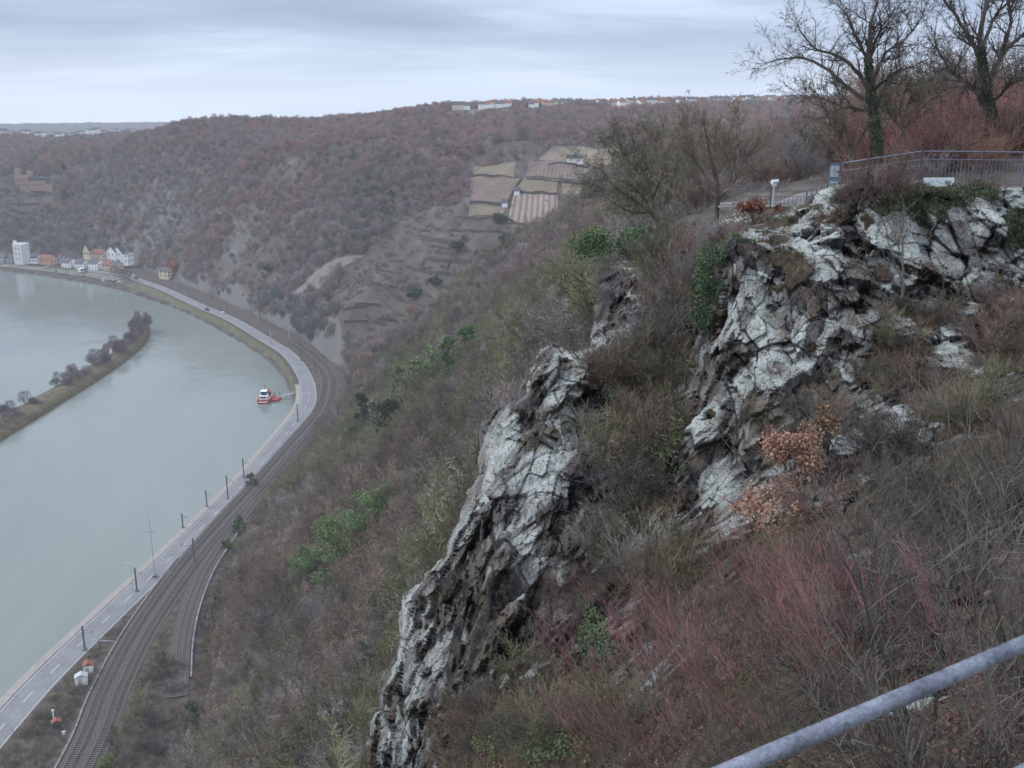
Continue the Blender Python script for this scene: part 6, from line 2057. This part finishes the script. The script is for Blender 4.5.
def build_special_trees(protos):
    """green trees and other single trees of the slope"""
    gm = BK['green']; br = BK['bright']
    dk = leafmat("dark_green_leaf", (.055, .085, .035), (.02, .035, .016), .5)
    pale = leafmat("pale_green_leaf", (.18, .245, .10), (.085, .12, .045), .5)
    L = [
        (362, 440, 15, 9, dk, "dark pointed evergreen above the bend, the larger of two", 5000, .45, 1), (390, 442, 11, 11, dk, "broader dark evergreen beside the pointed one above the bend", 4500, .45, 0),
        (342, 585, 11, 14, pale, "pale green ivy covered tree on the slope, largest green crown of the group", 8000, .34, 0), (312, 592, 9, 9, pale, "green tree at the left of the pale green group", 4600, .30, 0), (368, 548, 10, 11, pale, "pale green tree at the top of the green group", 5200, .30, 0),
        (388, 524, 7, 8, pale, "small pale green tree right of the green group", 1800, .30, 0),
        (240, 540, 8, 4.5, gm, "green tree beside the railway where the branch track joins", 2600, .32, 0), (252, 493, 7, 4, gm, "green tree leaning over the tracks before the bend", 2200, .32, 0), (228, 556, 5, 4, gm, "low green bush tree at the slope foot by the branch track", 1500, .3, 0),
        (196, 735, 7, 5, gm, "dark green tree low on the slope beside the branch line's end", 2600, .26, 0), (112, 800, 9, 9, pale, "bright green tree top at the bottom edge beside the tracks", 4200, .26, 1),
        (210, 680, 5, 3, gm, "narrow green tree near the branch line's end", 1300, .26, 0), (455, 392, 3, 3, gm, "small green bush on the slope above the green columns", 900, .3, 0),
        (415, 400, 13, 5.5, pale, "slim green column tree, third along the row", 2600, .42, 0), (400, 405, 13, 5.5, pale, "slim green column tree, second along the row", 2600, .42, 0), (432, 395, 13, 5.5, pale, "slim green column tree, fourth along the row", 2600, .42, 0), (448, 388, 13, 5.5, pale, "slim green column tree, fifth and tallest along the row", 2600, .42, 0), (466, 378, 13, 5.5, pale, "slim green column tree, last of the row", 2600, .42, 0),
    ]
    for px, py, h, w, m, lb, n, lf, con in L:
        yo = 240 if 395 < px < 470 and py < 410 else 75
        if py > 768: py2 = 790
        try: leafy_tree(px, py, h, w, m, lb, n, lf, con, y0=yo)
        except Exception as e: print("leafy", px, py, e)
    for px, py, h, w, lb in [(66, 205, 13, 9, "dark conifer beside the castle"), (497, 258, 3, 7, None), (505, 243, 3.5, 7, None), (380, 130, 6, 5, None), (457, 250, 4, 9, None), (392, 200, 5, 6, None), (415, 300, 5, 10, None), (268, 274, 5, 5, None), (500, 222, 4, 9, None), (435, 285, 4, 7, None), (120, 262, 5, 5, None), (64, 170, 5, 5, None), (527, 112, 9, 5, None), (540, 111, 8, 5, None), (604, 105, 7, 5, None), (634, 104, 9, 5, None), (83, 131, 8, 4, None), (101, 131, 8, 4, None), (54, 131, 7, 4, None)]:
        q = hit(px, py, 400)
        if q is None: continue
        t = leafy_tree(q, 0, h, w, dk, lb or ("dark evergreen bush on the far slope, standing out from the bare wood" if py > 150 else "dark evergreen between the houses on the skyline"), 900, .7, 1 if h > 6 else 0)
        if not lb: t["group"] = "evergreens dotted over the far slope" if py > 150 else "evergreens between the skyline houses"
    # the blue grey plantation at the foot of the far slope
    bg = bark("bark_blue", (.17, .20, .225), (.10, .12, .135), .3, rnd=.15)
    pm = far_crown(900, bg, 420, 7, 3.4, .05)
    rng = random.Random(3)
    for k in range(34):
        px = rng.uniform(258, 318); py = 296 + (px - 258) * .62 + rng.uniform(-12, 14)
        q = hit(px, py, 450)
        if q is None: continue
        o = link("young_tree", pm, None, tuple(q), (0, 0, rng.uniform(0, 6)), rng.uniform(.7, 1.1)); tag(o, "blue grey young tree in the plantation at the foot of the far slope", "tree", "blue grey trees of the plantation beside the railway bend")
    # rusty shrubs singled out on the spur
    rm = bark("bark_rust", (.28, .125, .08), (.16, .08, .055), .5, rnd=.2)
    pm = far_crown(901, rm, 420, 5, 4.5, .06)
    for px, py in [(548, 322), (556, 316), (540, 326), (412, 316), (426, 318), (438, 322), (300, 262), (176, 268), (324, 240), (232, 262), (520, 318)]:
        q = hit(px, py, 150)
        if q is None: continue
        o = link("rusty_tree", pm, None, tuple(q), (0, 0, rng.uniform(0, 6)), rng.uniform(.7, 1.1)); tag(o, "rust coloured tree standing out of the grey wood", "tree", "rust coloured trees dotted over the slopes")
    # pale bare trees in the lower left wood
    for (px, py, h, seed, lb) in [(254, 778, 10.5, 61, "pale bare tree spreading its forked limbs at the bottom of the slope"), (206, 640, 7, 62, "pale leaning dead tree beside the branch railway")]:
        q = hit(px, min(py, 790), 75) 
        sg = tree_segs(seed, h=h, r=.17, stems=1 if seed == 61 else 3, spread=22, levels=2, kids=(5, 3), rmin=.045, n=(6, 5, 3), rat=.62, fr=(.5, .4, .2), wob=.07)
        o = link("pale_tree", segs_mesh("pale_tree", sg, BK['pale']), None, tuple(q), (0, 0, .5)); tag(o, lb, "tree")
    # trees of the mole: crowns crowded toward the tip
    mm = bark("bark_mole", (.21, .165, .17), (.12, .095, .10), .3, rnd=.2)
    prm = [far_crown(600 + k, mm, 620, [6.5, 8, 5.5][k], [6.5, 6, 6.5][k], .05) for k in range(3)]
    C = spline(ISL, 300)
    for q in range(84):
        y = 612 - 250 * rng.random() ** 1.7 if q < 60 else rng.uniform(395, 560)
        if 440 < y < 470 or 425 < y < 432: continue
        j = np.argmin(abs(C[:, 1] - y)); x = C[j, 0] + rng.uniform(-6, 3.5)
        o = link("riverside_tree", prm[q % 3], None, (x, y, 2.0), (0, 0, rng.uniform(0, 6)), (rng.uniform(.5, 1.1), rng.uniform(.5, 1.1), rng.uniform(.45, 1.25) * (1.1 if y > 560 else .9)))
        tag(o, "bare tree on the long mole, crowded toward its tip" if y > 560 else "bare tree strung out along the back of the mole", "tree", "bare trees crowding the tip of the mole" if y > 560 else "bare trees along the mole")
    # plane trees in the town
    for px, py in [(119, 277), (124, 279), (129, 281), (114, 276)]:
        p = atZ(px, py, ZR); o = link("plane_tree", prm[1], None, (p[0], p[1], ZR), (0, 0, px), .95); tag(o, "bare plane tree at the end of the riverside town", "tree", "bare plane trees at the end of the town")


# ------------------------------------------------------------------ fence, signs, rail
def rail_fence(name, pts, Y=None, h=1.05, posts=None, bars=.13, label="", mats='galv_dark'):
    root = empty(name, tuple(pts[0]))
    b = Vector(pts[0]); W = [Vector(p) - b for p in pts]
    m = M[mats]
    top = MB(); low = MB()
    for a, c in zip(W[:-1], W[1:]):
        top.tube(a + Vector((0, 0, h)), c + Vector((0, 0, h)), .024)
        top.tube(a + Vector((0, 0, h - .28)), c + Vector((0, 0, h - .28)), .016); low.tube(a + Vector((0, 0, .1)), c + Vector((0, 0, .1)), .016)
    top.build("top_rail", m, root); low.build("bottom_rail", m, root)
    bm_ = MB()
    for a, c in zip(W[:-1], W[1:]):
        L = (c - a).length; n = max(1, round(L / 1.6))
        for i in range(n + 1):
            p = a.lerp(c, i / n)
            MB().tube(p + Vector((0, 0, -.3)), p + Vector((0, 0, h + .04)), .03).build("post", m, root)
        nb = int(L / bars)
        for i in range(nb):
            p = a.lerp(c, (i + .5) / nb)
            bm_.tube(p + Vector((0, 0, .1)), p + Vector((0, 0, h - .28)), .010, n=4, cap=False)
    o = bm_.build("infill_bars", m, root); o["kind"] = "stuff"
    tag(root, label, "fence")
    return root


def build_fences():
    M['galv_dark'] = simple_mat("painted_steel", (.17, .17, .22), .5, .2, 6, metal=.3)
    def g(px, Y, dz=0.0):
        r = ray(px, 200); x = r[0] / r[1] * Y; return Vector((x, Y, atY(px, 187, Y)[2] if False else fz(px, Y) + dz))
    def fz(px, Y): return {0: 0}.get(1, 0) + FZ(px)
    # heights of the rim from the photo: foot row of the fence at each column
    def foot(px, py, Y): return Vector(atY(px, py, Y))
    rail_fence("fence", [foot(840, 196, 38), foot(866, 193, 37), foot(919, 186, 36.2), foot(980, 186.5, 36.2), foot(1060, 187.5, 36.2)], label="steel railing with upright bars along the viewpoint terrace on the rock", h=1.2)
    rail_fence("fence", [foot(733, 205, 52), foot(770, 205.5, 52), foot(806, 206, 52), foot(826, 201, 46)], label="low grey railing along the pale path left of the blue board", h=.75, bars=.2)
    # path behind it
    pth = []
    a = [(718, 207.5, 53.5), (740, 206, 53.5), (770, 206.5, 53), (806, 207, 52.7), (835, 204, 46)]
    b = [(718, 203, 58), (740, 201.5, 58), (770, 202, 57.5), (806, 202, 57), (850, 196, 52)]
    A = np.array([atY(*p) for p in a]); B = np.array([atY(*p) for p in b])
    A = spline(A, 30); B = spline(B, 30)
    V = []; F = []
    for i in range(30):
        za = hz(A[i][0], A[i][1]) + .06; zb = hz(B[i][0], B[i][1]) + .06
        V += [(*A[i][:2], max(za, A[i][2])), (*B[i][:2], max(zb, B[i][2]))]
    for i in range(29): F.append((2 * i, 2 * i + 2, 2 * i + 3, 2 * i + 1))
    struct("path", MB().quadmesh(V, F).mesh("path", M['concrete']), "pale path running to the viewpoint railing")
    # blue and white information board
    p = atY(833, 192, 40.5); s = 40.5 / 1015
    t = empty("information_board", tuple(p), R(-8))
    MB().box((0, 0, .45), (.36, .06, 1.3)).build("panel", M['board_blue'], t)
    MB().box((0, -.034, .80), (.33, .01, .42)).build("notice", M['white_paint'], t)
    MB().box((0, -.034, .30), (.31, .01, .25)).build("notice", M['board_pale'], t)
    MB().box((0, -.034, .04), (.31, .01, .14)).build("notice", M['white_paint'], t)
    w = MB(); rg = random.Random(4)
    for r_ in range(5):
        w.box((rg.uniform(-.03, .03), -.041, .95 - r_ * .07), (rg.uniform(.12, .25), .004, .022))
    w.build("lettering", M['board_blue'], t)
    tag(t, "narrow upright blue board with white notices beside the end of the railing", "board")
    # white sign fixed low before the fence
    p = atY(938, 187, 34.9)
    t = empty("sign", tuple(p), R(-3))
    MB().box((0, 0, .17), (1.02, .03, .29)).build("panel", M['sign_white'], t)
    for x in (-.4, .4): MB().tube((x, .04, -.35), (x, .04, .28), .02).build("post", M['galv_dark'], t)
    w = MB()
    for x in (.25, .37):
        w.box((x - .03, -.018, .16), (.022, .006, .13)); w.box((x + .03, -.018, .16), (.022, .006, .13)); w.box((x, -.018, .17), (.05, .006, .022))
    w.build("lettering", M['board_green'], t)
    w = MB()
    for x, z, l in ((-.36, .13, .10), (-.22, .17, .12), (-.05, .20, .09), (.08, .14, .10)): w.box((x, -.018, z), (l, .006, .03))
    w.build("small_lettering", M['board_pale'], t)
    tag(t, "long white sign with dark lettering set low before the fence", "sign")
    # coin telescope
    p = atY(773, 205, 51)
    t = empty("telescope", tuple(p), R(20))
    MB().tube((0, 0, -.1), (0, 0, .95), .055, .045, 10).build("post", M['pale_pole'], t)
    h = MB(); h.tube((-.16, .0, 1.12), (.2, 0, 1.17), .11, .09, 12); h.box((0, 0, 1.0), (.16, .14, .14)); h.build("viewer", M['sign_white'], t)
    tag(t, "pale coin operated telescope on a post beside the path", "telescope")
    # our own handrail, close to the lens
    a = Vector(atZ(1060, 628, CAMZ - 1.0)); b = Vector(atZ(640, 810, CAMZ - 1.0)); d = (b - a).normalized()
    a = a - d * 2.6; b = b + d * 2.2
    t = empty("handrail", tuple(a)); w = b - a
    MB().tube((0, 0, 0), w, .0152, n=28, cap=True).build("top_rail", M['galv'], t, smooth=True)
    MB().tube((0, 0, -.31), w + Vector((0, 0, -.31)), .0125, n=24).build("lower_rail", M['galv'], t, smooth=True)
    for f in (.03, .97): MB().tube(w * f, w * f + Vector((0, 0, -1.15)), .0152, n=20).build("post", M['galv'], t, smooth=True)
    tag(t, "galvanised steel handrail crossing the near corner, close to the viewer", "handrail")


def build_terrace():
    a = Vector(atZ(1060, 628, CAMZ - 1.0)); b = Vector(atZ(640, 810, CAMZ - 1.0)); d = (b - a).normalized(); n = Vector((-d.y, d.x, 0))
    if n.y < 0: n = -n
    z = CAMZ - 2.06
    p = a - d * 5 + n * .07; q = b + d * 4 + n * .07
    r_ = q - n * 5; s_ = p - n * 5
    V = [(v.x, v.y, zz) for zz in (z - .35, z) for v in (p, q, r_, s_)]
    struct("terrace_slab", MB().quadmesh(V, [(3, 2, 1, 0), (4, 5, 6, 7), (0, 1, 5, 4), (1, 2, 6, 5), (2, 3, 7, 6), (3, 0, 4, 7)]).mesh("terrace_slab", M['concrete']), "concrete terrace the viewer stands on")
    V = []
    for zz in (z - 5, z - .352):
        for v in (p - n * .1, q - n * .1, r_, s_): V.append((v.x, v.y, zz))
    struct("terrace_base", MB().quadmesh(V, [(0, 1, 5, 4), (1, 2, 6, 5), (2, 3, 7, 6), (3, 0, 4, 7), (4, 5, 6, 7)]).mesh("terrace_base", M['drystone']))


def FZ(px): return 0
make_materials(); M['tower_wall'] = simple_mat('tower_plaster', (.66, .66, .65), .9, .12, .5); make_world(); make_sun()
M['mole'] = simple_mat("mole_grass", (.13, .115, .065), .95, .3, .35, c2=(.065, .05, .035))
M['pale_wall'] = simple_mat("pale_wall", (.27, .28, .31), .9, .2, 1, c2=(.13, .13, .14))
M['board_blue'] = simple_mat("board_blue", (.10, .19, .30), .5, .2, 3)
M['board_pale'] = simple_mat("board_pale", (.40, .47, .52), .5, .2, 3)
M['board_green'] = simple_mat("board_green", (.03, .07, .10), .5, .2, 3)
M['sign_white'] = simple_mat("sign_white", (.70, .74, .76), .5, .05, 3)
M['paving_old'] = simple_mat('quay_stone', (.20, .19, .175), .95, .3, .12, c2=(.10, .105, .07))
build_ground()
build_cliff()
build_valley(); build_town(); build_furniture(); overhead_wires(); build_fields(); contour_walls(); build_plateau_houses()
TERR = poly_of([(345, 332), (330, 300), (352, 262), (410, 215), (468, 205), (470, 222), (525, 229), (470, 285), (420, 314), (375, 345)])
VIN = poly_of([(466, 222), (466, 160), (540, 140), (640, 138), (640, 170), (590, 190), (565, 230)])
build_far_wood()
make_barks()
PROT, _ = build_slope_wood()
build_cliff_plants()
build_plateau_trees()
build_special_trees(PROT)
build_fences(); build_terrace()
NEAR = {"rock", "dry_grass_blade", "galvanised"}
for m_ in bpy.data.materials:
    if m_.name not in NEAR: paint_haze(m_)
S.view_settings.view_transform = 'Standard'; S.view_settings.look = 'None'; S.view_settings.exposure = 0
S.cycles.use_denoising = True
S.cycles.max_bounces = 4; S.cycles.diffuse_bounces = 2; S.cycles.glossy_bounces = 2
S.cycles.use_adaptive_sampling = True; S.cycles.adaptive_threshold = .02
S.cycles.filter_width = 1.6
